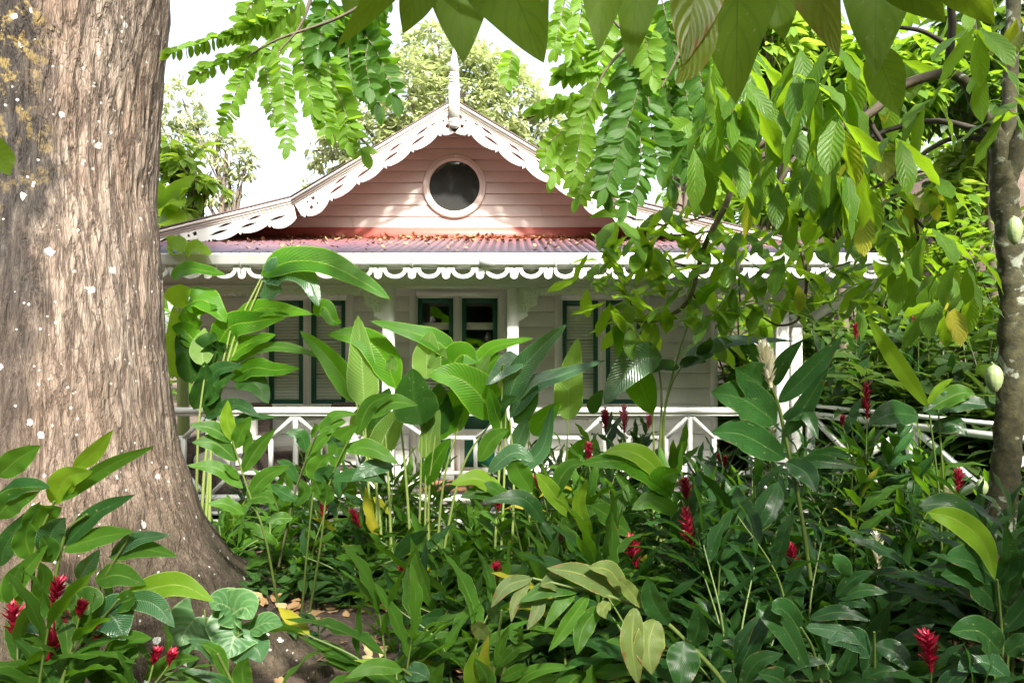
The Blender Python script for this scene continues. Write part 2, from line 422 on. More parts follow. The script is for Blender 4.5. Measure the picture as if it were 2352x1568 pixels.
# ================================================================== HOUSE
HX = -.655
house = empty('house', (HX, 8.5, -.12), 'white timber cottage with pink gable, lace fretwork and red corrugated veranda roof', 'house')
YW = 8.5; YP = 7.0; ZD = .12
def hp(mb, name, mat, parent=house, smooth=False): return put(mb, name, mat, parent, smooth)
def struct_(o): o['kind'] = 'structure'; return o

# --- front wall of lapped boards with openings
openings = [(-3.07, -2.01, 1.02, 2.42), (-1.22, -.13, ZD, 2.42), (.57, 1.66, 1.02, 2.42)]
XL, XR = -3.88, 2.50
wl = MB(); z = ZD; bh = .19
while z < 2.95:
    z1 = z+bh; cuts = [(a, b) for a, b, c, d in openings if d > z+.06 and c < z1-.06]
    xs = [XL]; 
    for a, b in cuts: xs += [a, b]
    xs.append(XR)
    for i in range(0, len(xs), 2):
        a, b = xs[i], xs[i+1]; j = rng.uniform(-.002, .002)
        yb, yt = YW-.022+j, YW-.006+j
        wl.add([(a,yb,z),(b,yb,z),(b,yt,z1-.012),(a,yt,z1-.012),(b,yt+.014,z1),(a,yt+.014,z1)], [(0,1,2,3),(3,2,4,5)], r=rng.random())
        wl.add([(a,YW+.02,z),(b,YW+.02,z),(b,yb,z),(a,yb,z)], [(0,1,2,3)])
    z = z1
wl.box(XL, -3.07, YW+.03, YW+.1, -.1, 3.0)
wl.box(-2.01, -1.22, YW+.03, YW+.1, -.1, 3.0); wl.box(-.13, .57, YW+.03, YW+.1, -.1, 3.0); wl.box(1.66, XR, YW+.03, YW+.1, -.1, 3.0)
wl.box(-3.07, 1.66, YW+.032, YW+.1, 2.42, 3.0)
wl.box(-3.07, -2.01, YW+.032, YW+.1, -.1, 1.02); wl.box(.57, 1.66, YW+.032, YW+.1, -.1, 1.02)
hp(wl, 'wall', M['wall'])
sw = MB()
z = ZD
while z < 2.95:
    z1 = z+bh; xb, xt = XR+.022, XR+.004
    sw.add([(xb,YW+.05,z),(xb,14,z),(xt,14,z1),(xt,YW+.05,z1)], [(0,1,2,3)])
    sw.add([(XL-.022,YW+.05,z),(XL-.022,14,z),(XL-.004,14,z1),(XL-.004,YW+.05,z1)], [(3,2,1,0)])
    z = z1
sw.box(XL, XR, 14, 14.1, -.1, 3)
hp(sw, 'side_wall', M['wall'])
cb = MB(); cb.box(XR-.035, XR+.05, YW-.04, YW+.06, -.1, 2.9); hp(cb, 'corner_board', M['white'])
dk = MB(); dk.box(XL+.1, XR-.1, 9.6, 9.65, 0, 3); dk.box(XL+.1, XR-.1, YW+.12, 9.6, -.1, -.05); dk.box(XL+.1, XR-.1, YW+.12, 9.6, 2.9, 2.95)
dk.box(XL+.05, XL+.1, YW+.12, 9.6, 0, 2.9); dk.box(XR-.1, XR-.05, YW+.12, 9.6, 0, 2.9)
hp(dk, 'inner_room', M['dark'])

# glass
def glass_mat():
    m, nt, out = new_mat('window_glass')
    g = N(nt, 'ShaderNodeBsdfGlossy'); g.inputs['Roughness'].default_value = .03; g.inputs[0].default_value = (.9, .95, .92, 1)
    tr = N(nt, 'ShaderNodeBsdfTransparent'); tr.inputs[0].default_value = (.95, .97, .95, 1)
    fr = N(nt, 'ShaderNodeLayerWeight'); fr.inputs[0].default_value = .5
    f = math_(nt, 'MULTIPLY_ADD', math_(nt, 'POWER', fr.outputs['Facing'], 4.0), .8, .09, clamp=True)
    ms = N(nt, 'ShaderNodeMixShader'); nt.links.new(f, ms.inputs[0]); nt.links.new(tr.outputs[0], ms.inputs[1]); nt.links.new(g.outputs[0], ms.inputs[2])
    bp = N(nt, 'ShaderNodeBump'); setin(bp, Strength=.06, Distance=.02); nt.links.new(noise(nt, 2.5, 2, .5, objco(nt)), bp.inputs['Height'])
    nt.links.new(bp.outputs[0], g.inputs['Normal']); nt.links.new(ms.outputs[0], out.inputs[0]); return m
M['glass'] = glass_mat()

def rim(mb, x0, x1, z0, z1, w, y0, y1, bottom=True):
    mb.box(x0, x0+w, y0, y1, z0, z1); mb.box(x1-w, x1, y0, y1, z0, z1)
    mb.box(x0+w, x1-w, y0+.002, y1-.002, z1-w, z1)
    if bottom: mb.box(x0+w, x1-w, y0+.002, y1-.002, z0, z0+w)

def sash(parent, x0, x1, z0, z1, w=.052, pattern='blind'):
    mb = MB(); rim(mb, x0, x1, z0, z1, w, YW-.035, YW+.01); s = hp(mb, 'sash', M['green'], parent)
    g = MB(); g.add([(x0+w,YW-.006,z0+w),(x1-w,YW-.006,z0+w),(x1-w,YW-.006,z1-w),(x0+w,YW-.006,z1-w)], [(0,1,2,3)]); hp(g, 'pane', M['glass'], s if False else parent)
    b = MB(); zz = z0+w
    if pattern == 'blind':
        k = 0
        while zz < z1-w:
            k += 1
            if k % 11 == 8: b.box(x0+w, x1-w, YW+.008, YW+.022, zz, zz+.045); zz += .055; continue
            b.add([(x0+w,YW+.014,zz),(x1-w,YW+.014,zz),(x1-w,YW+.004,zz+.030),(x0+w,YW+.004,zz+.030),(x1-w,YW+.022,zz+.034),(x0+w,YW+.022,zz+.034)], [(0,1,2,3),(3,2,4,5)]); zz += .0375
    else:
        zt = z1-w
        b.box(x0+w, x1-w, YW+.0, YW+.02, zt-.335, zt-.245)
        zz = z0+w
        while zz < zt-.62:
            b.add([(x0+w,YW+.018,zz),(x1-w,YW+.018,zz),(x1-w,YW+.008,zz+.033),(x0+w,YW+.008,zz+.033)], [(0,1,2,3)]); zz += .042
        b.box(x0+w, x1-w, YW+.0, YW+.02, zt-.62, zt-.56)
    hp(b, 'blind', M['blind'], parent)

def window(x0, x1, z0, z1):
    w = MB(); cas = .075
    rim(w, x0-.01, x1+.01, z0-.03, z1+.01, cas, YW-.055, YW+.03)
    xm = (x0+x1)/2; w.box(xm-.028, xm+.028, YW-.045, YW+.02, z0+.045, z1-.065)
    w.box(x0-.05, x1+.05, YW-.085, YW-.02, z0-.07, z0-.03)
    rim(w, x0+.065, xm-.028, z0+.045, z1-.065, .02, YW-.04, YW+.02); rim(w, xm+.028, x1-.065, z0+.045, z1-.065, .02, YW-.04, YW+.02)
    fr = hp(w, 'window', M['white'])
    sash(fr, x0+.085, xm-.05, z0+.065, z1-.085); sash(fr, xm+.05, x1-.085, z0+.065, z1-.085)
window(-3.10, -1.98, 1.0, 2.43); window(.54, 1.69, 1.0, 2.43)
# double door
d0, d1 = -1.25, -.10; xm = (d0+d1)/2
w = MB(); w.box(d0-.02, d0+.06, YW-.06, YW+.03, ZD, 2.46); w.box(d1-.06, d1+.02, YW-.06, YW+.03, ZD, 2.46); w.box(d0+.06, d1-.06, YW-.058, YW+.028, 2.40, 2.46)
w.box(xm-.035, xm+.035, YW-.045, YW+.02, ZD, 2.40)
for a, b in ((d0+.06, xm-.035), (xm+.035, d1-.06)):
    w.box(a, b, YW-.02, YW+.015, ZD, 1.13); w.box(a, a+.02, YW-.03, YW+.015, 1.13, 2.4); w.box(b-.02, b, YW-.03, YW+.015, 1.13, 2.4); w.box(a+.02, b-.02, YW-.03, YW+.015, 2.375, 2.4)
door = hp(w, 'door', M['white'])
for a, b in ((d0+.085, xm-.055), (xm+.055, d1-.085)):
    sash(door, a, b, 1.13, 2.37, pattern='door')
    q = MB(); q.box(a+.03, b-.03, YW-.028, YW-.021, .75, 1.02); q.box(a+.03, b-.03, YW-.028, YW-.021, .28, .64); hp(q, 'green_panel', M['green'], door)
h = MB(); h.box(xm-.005, xm+.012, YW-.085, YW-.045, 1.12, 1.17); h.tube([(xm+.004, YW-.085, 1.15), (xm+.09, YW-.09, 1.15)], .009); hp(h, 'handle', M['darkroof'], door)

# --- deck, foundation
dk = MB(); x = -5.0
while x < 3.35:
    dk.box(x, x+.137, 6.86, YW-.02, ZD-.03, ZD+rng.uniform(-.001, .001)); x += .142
hp(dk, 'deck', M['deck'])
b = MB(); b.box(-5.0, 3.35, 6.9, 6.94, -.2, ZD-.12); b.box(-5, 3.35, 6.94, 8.45, -.2, -.03)
hp(b, 'under_floor', M['underdeck'])
b = MB(); b.box(-5.0, 3.35, 6.84, 6.88, -.10, .035); b.box(-5.0, 3.35, 6.82, 6.858, .085, .118); hp(b, 'base_board', M['white'])

# --- posts
PX = [-4.07, -1.263, .009, 2.76]
for i, x in enumerate(PX):
    p = MB(); s = .058
    p.box(x-s, x+s, YP-s, YP+s, -.1, 2.37)
    p.box(x-s-.012, x+s+.012, YP-s-.012, YP+s+.012, -.1, .06)
    hp(p, 'veranda_post', M['white'])
p = MB(); p.box(2.865, 2.955, YP-.05, YP+.05, -.1, 1.98); p.box(2.845, 2.975, YP-.07, YP+.07, 1.98, 2.03); p.box(2.86, 2.96, YP-.055, YP+.055, 2.03, 2.10); hp(p, 'half_post', M['white'])
# beams and ceiling
b = MB(); b.box(-4.7, 3.6, YP-.05, YP+.05, 2.368, 2.62); b.box(-4.7, 3.6, YP-.062, YP-.05, 2.375, 2.395); hp(b, 'beam', M['white'])
b = MB(); b.add([(-4.7,6.5,2.60),(3.6,6.5,2.60),(3.6,8.48,2.66),(-4.7,8.48,2.66)], [(0,1,2,3)])
for x in np.arange(-4.6, 3.6, .6): b.beam((x, 6.52, 2.56), (x, 8.45, 2.63), .05, .09)
hp(b, 'veranda_ceiling', M['white'])
b = MB(); b.beam((3.05, YP, 2.05), (3.55, YP-.35, 2.42), .07, .09); b.box(3.44, 3.56, 6.6, 6.72, 2.3, 2.62); hp(b, 'brace', M['white'])
# corrugated roof
def ysl(y): return 2.63+(y-6.36)*(3.09-2.63)/(8.36-6.36)
xs = np.arange(-4.62, 3.36, .011); ys = np.linspace(6.36, 8.38, 8)
zz = ysl(ys)[None]+.017*np.sin(xs*2*np.pi/.088)[:, None]
G = np.stack(np.broadcast_arrays(xs[:, None], ys[None], zz), -1)
rf = MB(); rf.grid(G); G2 = G.copy(); G2[..., 2] -= .006; rf.grid(G2[::-1])
def roof_mat():
    m, nt, out = new_mat('corrugated_red')
    pb = N(nt, 'ShaderNodeBsdfPrincipled'); t = N(nt, 'ShaderNodeTexCoord'); sp = N(nt, 'ShaderNodeSeparateXYZ'); nt.links.new(t.outputs['Object'], sp.inputs[0])
    n = noise(nt, 2.2, 6, .7, objco(nt, (3, .8, 1))); n2 = noise(nt, 24, 4, .7, objco(nt, (1, .25, 1)))
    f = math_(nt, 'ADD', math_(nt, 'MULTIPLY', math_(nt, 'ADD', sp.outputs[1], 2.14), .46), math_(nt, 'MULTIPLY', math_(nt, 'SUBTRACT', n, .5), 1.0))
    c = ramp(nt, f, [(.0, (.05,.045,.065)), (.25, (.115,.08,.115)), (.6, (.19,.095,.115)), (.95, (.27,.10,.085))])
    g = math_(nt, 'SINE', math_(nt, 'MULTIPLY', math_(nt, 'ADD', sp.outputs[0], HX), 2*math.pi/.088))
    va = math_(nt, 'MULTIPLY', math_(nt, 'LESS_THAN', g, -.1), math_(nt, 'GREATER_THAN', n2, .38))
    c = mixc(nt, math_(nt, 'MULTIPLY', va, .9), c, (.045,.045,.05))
    nt.links.new(c, pb.inputs['Base Color']); setin(pb, Roughness=.5, Metallic=.0); nt.links.new(pb.outputs[0], out.inputs[0]); return m
M['corr'] = roof_mat()
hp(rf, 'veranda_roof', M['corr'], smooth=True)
# gutter
g = MB(); x0, x1 = -4.8, 3.62; prof_g = [(6.36, 2.54), (6.35, 2.60), (6.33, 2.625), (6.325, 2.64)]
g.add([(x, y, z) for (y, z) in [(6.44,2.525),(6.35,2.525),(6.338,2.54),(6.335,2.60),(6.32,2.618),(6.32,2.632),(6.335,2.634),(6.345,2.61),(6.35,2.545),(6.44,2.54)] for x in (x0, x1)], [(2*i, 2*i+1, 2*i+3, 2*i+2) for i in range(9)])
g.box(x0, x1, 6.44, 6.47, 2.50, 2.62)
for x in (-4.05, -2.52, -.93, .4, 1.7, 2.9): g.box(x, x+.012, 6.312, 6.318, 2.50, 2.628)
g.box(-.30, -.155, 6.312, 6.33, 2.522, 2.634)
hp(g, 'gutter', M['gutter'])

# --- eave fretwork: scallops with D-shaped cut-outs and a drop between
def arc(cx, cy, r, a0, a1, n=10, ry=None):
    ry = r if ry is None else ry
    return [(cx+r*math.cos(R(a0+(a1-a0)*i/n)), cy+ry*math.sin(R(a0+(a1-a0)*i/n))) for i in range(n+1)]
pitch = .318
def MX(x, y, z): return Matrix.Translation((x, y, z)) @ Matrix.Rotation(R(90), 4, 'X')
outl = []; holes = []; x = 0.0; n_ = 26
for i in range(n_):
    c = x+.5*pitch
    outl += [(x+.0, .03)] if i == 0 else []
    outl += arc(x, -.085, .038, 250, 330, 4) if i else []
    outl += [(x+.045, -.035)]
    outl += arc(c, -.035, .112, 180, 360, 14, .085)
    outl += [(x+pitch-.045, -.035)]
    outl += arc(x+pitch, -.085, .038, 210, 250, 2)
    holes.append([(c-.078, .012)]+arc(c, -.03, .078, 180, 360, 12, .055)+[(c+.078, .012)])
    holes.append(arc(x+pitch, -.018, .011, 0, 330, 8))
    x += pitch
outl += [(x+.02, -.03), (x+.02, .03)]
outl = outl[:1]+outl[1:]
fret('eave_fretwork', outl, holes[:-1], .018, M['white'], house, MX(-4.75, 6.385, 2.523))
# --- inner fretwork under the beam, and the brackets
def inner_fret(x0, x1):
    L = x1-x0; n = int(L/.115); p = L/n; o = [(0, 0)]; h = []
    for i in range(n):
        a = i*p
        o += [(a+.0, -.05), (a+.012, -.083), (a+.030, -.060), (a+.045, -.066)]+arc(a+p/2, -.052, .022, 200, 340, 4)+[(a+p-.03, -.066), (a+p-.018, -.06)]
        h.append(arc(a+p/2, -.030, .027, 0, 180, 6, .014)+[(a+p/2-.012, -.034), (a+p/2, -.026), (a+p/2+.012, -.034)])
    o += [(L, -.083), (L, 0)]
    fret('beam_fretwork', o, h, .016, M['white'], house, MX(x0, YP-.04, 2.366))
def bracket(x, s):
    o = [(0, 0), (.215, 0), (.215, -.045), (.20, -.05), (.197, -.09), (.185, -.125), (.192, -.16), (.165, -.185), (.13, -.195), (.105, -.205), (.10, -.235), (.085, -.25), (.095, -.275), (.09, -.29), (.06, -.295), (.05, -.315), (.02, -.325), (0, -.34)]
    h = [[(.025,-.02),(.035,-.02),(.06,-.075),(.05,-.075),(.03,-.05)], [(.075,-.02),(.15,-.02),(.135,-.05),(.11,-.035),(.09,-.05)], [(.185,-.02),(.175,-.045),(.16,-.075),(.15,-.075),(.165,-.035)],
         [(.09,-.06),(.105,-.055),(.105,-.075),(.09,-.075)], [(.115,-.055),(.13,-.06),(.13,-.075),(.115,-.075)],
         [(.025,-.10),(.07,-.10),(.06,-.108),(.03,-.112)], [(.11,-.10),(.16,-.098),(.15,-.108),(.115,-.108)], [(.065,-.128),(.085,-.12),(.11,-.13),(.085,-.137)],
         [(.025,-.15),(.055,-.145),(.075,-.155),(.03,-.16)], [(.105,-.155),(.14,-.142),(.15,-.148),(.115,-.162)],
         [(.028,-.18),(.042,-.18),(.042,-.25),(.034,-.25)], [(.06,-.18),(.078,-.18),(.07,-.25),(.062,-.25)]]
    f = lambda pl: [(s*a, b) for a, b in (pl if s > 0 else pl[::-1])]
    fret('post_bracket', f(o), [f(q) for q in h], .018, M['white'], house, MX(x, YP-.005, 2.366))
inner_fret(PX[0]+.30, PX[1]-.28); inner_fret(PX[2]+.28, PX[3]-.28)
bracket(PX[0]+.059, 1); bracket(PX[1]-.059, -1); bracket(PX[2]+.059, 1); bracket(PX[3]-.059, -1)

# --- railings of the veranda: each bay a part
def railing(xa, xb, panels, parent):
    t = MB(); t.box(xa, xb, YP-.045, YP+.045, 1.09, 1.145); t.box(xa, xb, YP-.03, YP+.03, 1.06, 1.09); r = hp(t, 'railing', M['white'], parent)
    b = MB(); b.box(xa, xb, YP-.035, YP+.035, .19, .25); hp(b, 'bottom_rail', M['white'], r)
    pw = (xb-xa)/panels
    for i in range(panels):
        a, c = xa+i*pw, xa+(i+1)*pw; zc = .655; q = MB(); rw = pw*.22; rh = .18
        if i: q.box(a-.022, a+.022, YP-.022, YP+.022, .25, 1.06)
        m = (a+c)/2
        for sx in (-1, 1):
            for (zo, zi) in ((1.045, zc+rh), (.265, zc-rh)):
                q.beam((m+sx*(pw/2-.03), YP, zo), (m+sx*rw, YP+.0, zi), .034, .05, up=(0, 1, 0))
        rim(q, m-rw-.02, m+rw+.02, zc-rh-.02, zc+rh+.02, .04, YP-.024, YP+.024)
        hp(q, 'brace_panel', M['white'], r)
railing(PX[0]+.06, PX[1]-.06, 3, house); railing(PX[1]+.06, PX[2]-.06, 1, house); railing(PX[2]+.06, PX[3]-.06, 3, house)

# --- gable
YG = 8.40; YB = 7.80; AZ = 4.565
pts = [(-3.79, 2.985), (-1.86, 3.456), (0, AZ), (1.86, 3.456), (3.79, 2.985)]
def roofz(x, off=0.0):
    a = abs(x)
    return (AZ-(AZ-3.456)/1.86*a if a < 1.86 else 3.456-(3.456-2.985)/1.93*(a-1.86))+off
gw = MB(); z = 3.235; bh2 = .139
while z < 4.5:
    z1 = z+bh2
    def half(zv):
        zt = zv+.03
        if zt > 3.456: return max(.0, (AZ-zt)/((AZ-3.456)/1.86))
        return 1.86+(3.456-zt)/((3.456-2.985)/1.93)
    a, c = half(z), half(z1)
    yb, yt = YG-.018, YG-.003
    gw.add([(HX-a,yb,z),(HX+a,yb,z),(HX+c,yt,z1-.008),(HX-c,yt,z1-.008),(HX+c,yt+.012,z1),(HX-c,yt+.012,z1)], [(0,1,2,3),(3,2,4,5)], r=rng.random())
    gw.add([(HX-a,YG+.01,z),(HX+a,YG+.01,z),(HX+a,yb,z),(HX-a,yb,z)], [(0,1,2,3)])
    z = z1
gw.box(HX+1.02, HX+1.025, YG-.021, YG-.01, 3.373, 3.51); gw.box(HX-1.3, HX-1.296, YG-.021, YG-.01, 3.235, 3.37)
hp(gw, 'gable_wall', M['palepink'])
g = MB(); g.add([(HX+x, YG+.05, z_) for x, z_ in [(-3.7, 2.98), (3.7, 2.98), (1.84, 3.44), (0, 4.54), (-1.84, 3.44)]], tris=[(0,1,2),(0,2,4),(4,2,3)]); hp(g, 'gable_backing', M['dark'])
fl = MB(); fl.box(HX-3.2, HX+3.2, YG-.04, YG+.03, 3.05, 3.232); fl.beam((HX-3.3, YG-.07, 3.075), (HX+3.3, YG-.07, 3.075), .1, .012); hp(fl, 'flashing', M['red'])
# main roof: sheets over soffit
def slope_pts(y0, y1, off, lap=0.0):
    ps = [(-3.95, roofz(3.95)), (-1.86, 3.456), (0, AZ), (1.86, 3.456), (3.95, roofz(3.95))]
    return ps
rf = MB(); ps = slope_pts(0, 0, 0); y0, y1 = YB-.05, 14.2
for i in range(4):
    (xa, za), (xb, zb) = ps[i], ps[i+1]
    nx = max(2, int(abs(xb-xa)/.6)); 
    for o1, o2 in ((.028, .006),):
        v = [(HX+xa,y0,za+o1),(HX+xb,y0,zb+o1),(HX+xb,y1,zb+o1),(HX+xa,y1,za+o1),(HX+xa,y0,za+o2),(HX+xb,y0,zb+o2),(HX+xb,y1,zb+o2),(HX+xa,y1,za+o2)]
        rf.add(v, [(0,1,2,3),(7,6,5,4),(0,4,5,1),(1,5,6,2),(2,6,7,3),(3,7,4,0)])
hp(rf, 'roof', M['darkroof'])
sf = MB()
for i in range(4):
    (xa, za), (xb, zb) = ps[i], ps[i+1]
    v = [(HX+xa,YB+.04,za-.035),(HX+xb,YB+.04,zb-.035),(HX+xb,YG+.04,zb-.035),(HX+xa,YG+.04,za-.035)]
    sf.add(v, [(3,2,1,0)])
hp(sf, 'soffit', M['pink'])
# barge boards: moulding + sawn lace board with cut-outs
for s in (-1, 1):
    segs = [((0, AZ), (1.86, 3.456)), ((1.86, 3.456), (3.86, roofz(3.86)))]
    mb = MB()
    for (xa, za), (xb, zb) in segs:
        L = math.hypot(xb-xa, zb-za); nx, nz = (zb-za)/L, -(xb-xa)/L
        def strip(o0, o1, yf, yb_):
            q = [(HX+s*xa, yf, za-o0), (HX+s*xb, yf, zb-o0), (HX+s*xb, yf, zb-o1), (HX+s*xa, yf, za-o1)]
            q += [(a, yb_, c) for a, _, c in q]
            mb.add(q, [(0,1,2,3),(7,6,5,4),(0,4,5,1),(1,5,6,2),(2,6,7,3),(3,7,4,0)] if s < 0 else [(3,2,1,0),(4,5,6,7),(1,5,4,0),(2,6,5,1),(3,7,6,2),(0,4,7,3)])
        strip(-.004, .030, YB-.045, YB+.03); strip(.030, .056, YB-.030, YB+.03); strip(.056, .082, YB-.018, YB+.03)
    hp(mb, 'barge_moulding', M['mould'])
    for (xa, za), (xb, zb), first in ((segs[0][0], segs[0][1], True), (segs[1][0], segs[1][1], False)):
        dx, dz = xb-xa, zb-za; L = math.hypot(dx, dz); ang = math.atan2(dz, dx)
        D = .125/math.cos(ang)     # board starts under the moulding, local y is perpendicular
        top = -.068*math.cos(ang)
        o = []; h = []
        e0 = math.tan(-ang)*0; k = 0
        # local x along slope, y up-perpendicular
        sh = math.tan(ang)*0
        npn = 6 if first else 6
        n1 = L/npn
        x_at = lambda yy: -yy*math.tan(ang)*(-1) if first else 0     # vertical cut at the apex
        lo = []
        for i in range(npn):
            a = i*n1; rosette = (i == 0) or (i == npn-1 and first) or (not first and i == 3)
            dd = .30 if rosette else .265
            base = -.225
            seg = [(a+n1*t, base-(dd-.225)*math.sin(math.pi*t)**.8) for t in (.03, .12, .25, .4, .55, .7, .82)]
            seg += [(a+n1*.88, base-.005), (a+n1*.93, base-.035), (a+n1*.99, base+.005)]
            lo += seg
            if rosette and not (not first and i == 0):
                cx, cy = a+n1*.5, top-.10
                for q, (ox, oy, sz) in enumerate(((-.035, .04, .026), (.035, -.04, .026), (-.045, -.035, .017), (.042, .035, .017))):
                    h.append([(cx+ox-sz*.7, cy+oy+sz), (cx+ox+sz, cy+oy+sz*.6), (cx+ox+sz*.6, cy+oy-sz), (cx+ox-sz*.8, cy+oy-sz*.5)])
                h.append([(a+n1*.86, top-.03), (a+n1*1.0, top-.025), (a+n1*1.08, top-.045), (a+n1*.9, top-.05)] if i < npn-1 else [(a+n1*.8, top-.03), (a+n1*.9, top-.025), (a+n1*.92, top-.045)])
            else:
                for (b0, b1, yy, hh) in ((.05, .66, top-.045, .036), (.26, .97, top-.112, .040)):
                    ar = [(a+n1*(b0+(b1-b0)*t), yy-.018*(t-.5)+hh*.55*math.sin(math.pi*t)) for t in np.linspace(0, 1, 9)]
                    br = [(a+n1*(b0+(b1-b0)*t), yy-.018*(t-.5)+hh*.02*math.sin(math.pi*t)-.012*math.sin(math.pi*t)) for t in np.linspace(.92, .08, 6)]
                    h.append(ar+br)
        lo = [(x_, y_) for x_, y_ in lo if x_ > (.07 if first else .02)]
        # vertical cuts
        st = (lambda yy: yy*math.tan(ang)) if first else (lambda yy: yy*math.tan(ang)*.5)
        en = lambda yy: L+yy*math.tan(ang)*.0
        o = [(st(top)*1.0+.0, top)]+[(st(-.225)+.0, -.26 if first else -.225)]+lo+[(L, -.225), (L, top)]
        if not first: o = [(0, top), (0, -.225)]+lo+[(L, -.225), (L, top)]
        h = [q for q in h if min(p_[0] for p_ in q) > .04 and max(p_[0] for p_ in q) < L-.01]
        Mx = Matrix.Translation((HX+s*xa, YB+.0, za)) @ (Matrix.Scale(-1, 4, (1, 0, 0)) if s < 0 else Matrix.Identity(4)) @ Matrix.Rotation(-ang, 4, 'Y') @ Matrix.Rotation(R(90), 4, 'X')
        fret('barge_board', o, h, .02, M['barge'], house, Mx)
# finial
f = MB(); y = YB-.03; a = .058
f.box(HX-a, HX+a, y-a, y+a, 4.35, 4.74)
def fr_(w0, z0, w1, z1):
    v = [(HX+sx*w0, y+sy*w0, z0) for sx, sy in ((-1,-1),(1,-1),(1,1),(-1,1))]+[(HX+sx*w1, y+sy*w1, z1) for sx, sy in ((-1,-1),(1,-1),(1,1),(-1,1))]
    f.add(v, [(0,3,2,1),(4,5,6,7),(0,1,5,4),(1,2,6,5),(2,3,7,6),(3,0,4,7)])
fr_(.058, 4.35, .046, 4.335); fr_(.054, 4.305, .054, 4.335); fr_(.048, 4.30, .044, 4.305); fr_(.03, 4.255, .05, 4.30)
fr_(.058, 4.74, .04, 4.765); fr_(.052, 4.765, .052, 4.785); fr_(.042, 4.785, .052, 4.80); fr_(.054, 4.80, .054, 4.812); fr_(.04, 4.812, .05, 4.835)
fr_(.054, 4.835, .054, 4.855); fr_(.04, 4.855, .05, 4.885); fr_(.054, 4.885, .008, 5.20)
hp(f, 'finial', M['finial'])
# round window
cx, cz = P(1044, 428, YG-.02)[[0, 2]]; cx += 0
ring = MB(); nn = 64; pr = [(.405, 0), (.405, .035), (.385, .045), (.372, .038), (.362, .05), (.345, .05), (.335, .036), (.322, .034), (.318, -.02)]
A = np.linspace(0, 2*np.pi, nn, endpoint=False)
G = np.array([[(cx+r_*.96*math.cos(t), YG-.01-h_, cz+r_*.96*math.sin(t)) for t in A] for r_, h_ in pr]); ring.grid(G, wrap=True)
rw = hp(ring, 'round_window', M['palepink'], smooth=True)
gl = MB(); v = [(cx+.312*math.cos(t), YG-.034, cz+.312*math.sin(t)) for t in A]+[(cx, YG-.034, cz)]
gl.add(v, tris=[(i, (i+1) % nn, nn) for i in range(nn)]); hp(gl, 'pane', M['glass'], rw)
gl = MB(); v = [(cx+.314*math.cos(t), YG-.027, cz+.312*math.sin(t)) for t in A]+[(cx, YG-.027, cz)]
gl.add(v, tris=[(i, (i+1) % nn, nn) for i in range(nn)]); hp(gl, 'dark_backing', M['dark'], rw)
for q in (40, 118, 205, 287):
    pass

# ---------------- leaf litter on the veranda roof
lt = MB(); n = 1500
x = rng.uniform(-4.4, 3.2, n); t = rng.beta(.35, 1.6, n); y = 8.33-t*1.9
keep = (y > 8.1) | (rng.random(n) < .55); x, y = x[keep], y[keep]; n = len(x)
zl = ysl(y)+.016+rng.uniform(0, .025, n)*(y > 8.2)
dr = rng.normal(0, 1, (n, 3)); dr[:, 2] *= .25
scatter(lt, T_dry, np.stack([x, y, zl], -1), dr, rng.uniform(.03, .085, n), r=rng.random(n))
tag(lt.build('leaf_litter', M['litter']), 'brown dry leaf litter caught along the top of the corrugated veranda roof', 'leaf litter', kind='stuff')

# ---------------- wicker armchairs on the veranda
def wicker():
    m, nt, out = new_mat('wicker'); pb = N(nt, 'ShaderNodeBsdfPrincipled')
    t = N(nt, 'ShaderNodeTexCoord'); sp = N(nt, 'ShaderNodeSeparateXYZ'); nt.links.new(t.outputs['Object'], sp.inputs[0])
    xx = math_(nt, 'ADD', sp.outputs[0], sp.outputs[1])
    a = math_(nt, 'SINE', math_(nt, 'MULTIPLY', xx, 150)); b_ = math_(nt, 'SINE', math_(nt, 'MULTIPLY', sp.outputs[2], 260))
    f = math_(nt, 'MULTIPLY', a, b_); f2 = math_(nt, 'MULTIPLY_ADD', f, .5, .5)
    c = mixc(nt, f2, (.035,.025,.02), (.15,.11,.088)); nt.links.new(c, pb.inputs['Base Color']); setin(pb, Roughness=.6)
    bp = N(nt, 'ShaderNodeBump'); setin(bp, Strength=.8, Distance=.006); nt.links.new(f, bp.inputs['Height']); nt.links.new(bp.outputs[0], pb.inputs['Normal'])
    nt.links.new(pb.outputs[0], out.inputs[0]); return m
M['wicker'] = wicker()
def rbox(mb, x0, x1, y0, y1, z0, z1, b=.03):
    """box with rounded vertical and top edges"""
    rings = []
    for (z, ins) in ((z0, 0), (z1-b, 0), (z1-b*.3, b*.3), (z1, b)):
        rg = []
        for (cx_, cy_, a0) in ((x1-b, y1-b, 0), (x0+b, y1-b, 90), (x0+b, y0+b, 180), (x1-b, y0+b, 270)):
            for k in range(4):
                t = R(a0+30*k); rr = b-ins*.9
                rg.append((cx_+rr*math.cos(t), cy_+rr*math.sin(t), z))
        rings.append(rg)
    G = np.array(rings); mb.grid(G, wrap=True); mb.add(np.vstack([G[-1], G[-1].mean(0)]), tris=[(i, (i+1) % 16, 16) for i in range(16)])
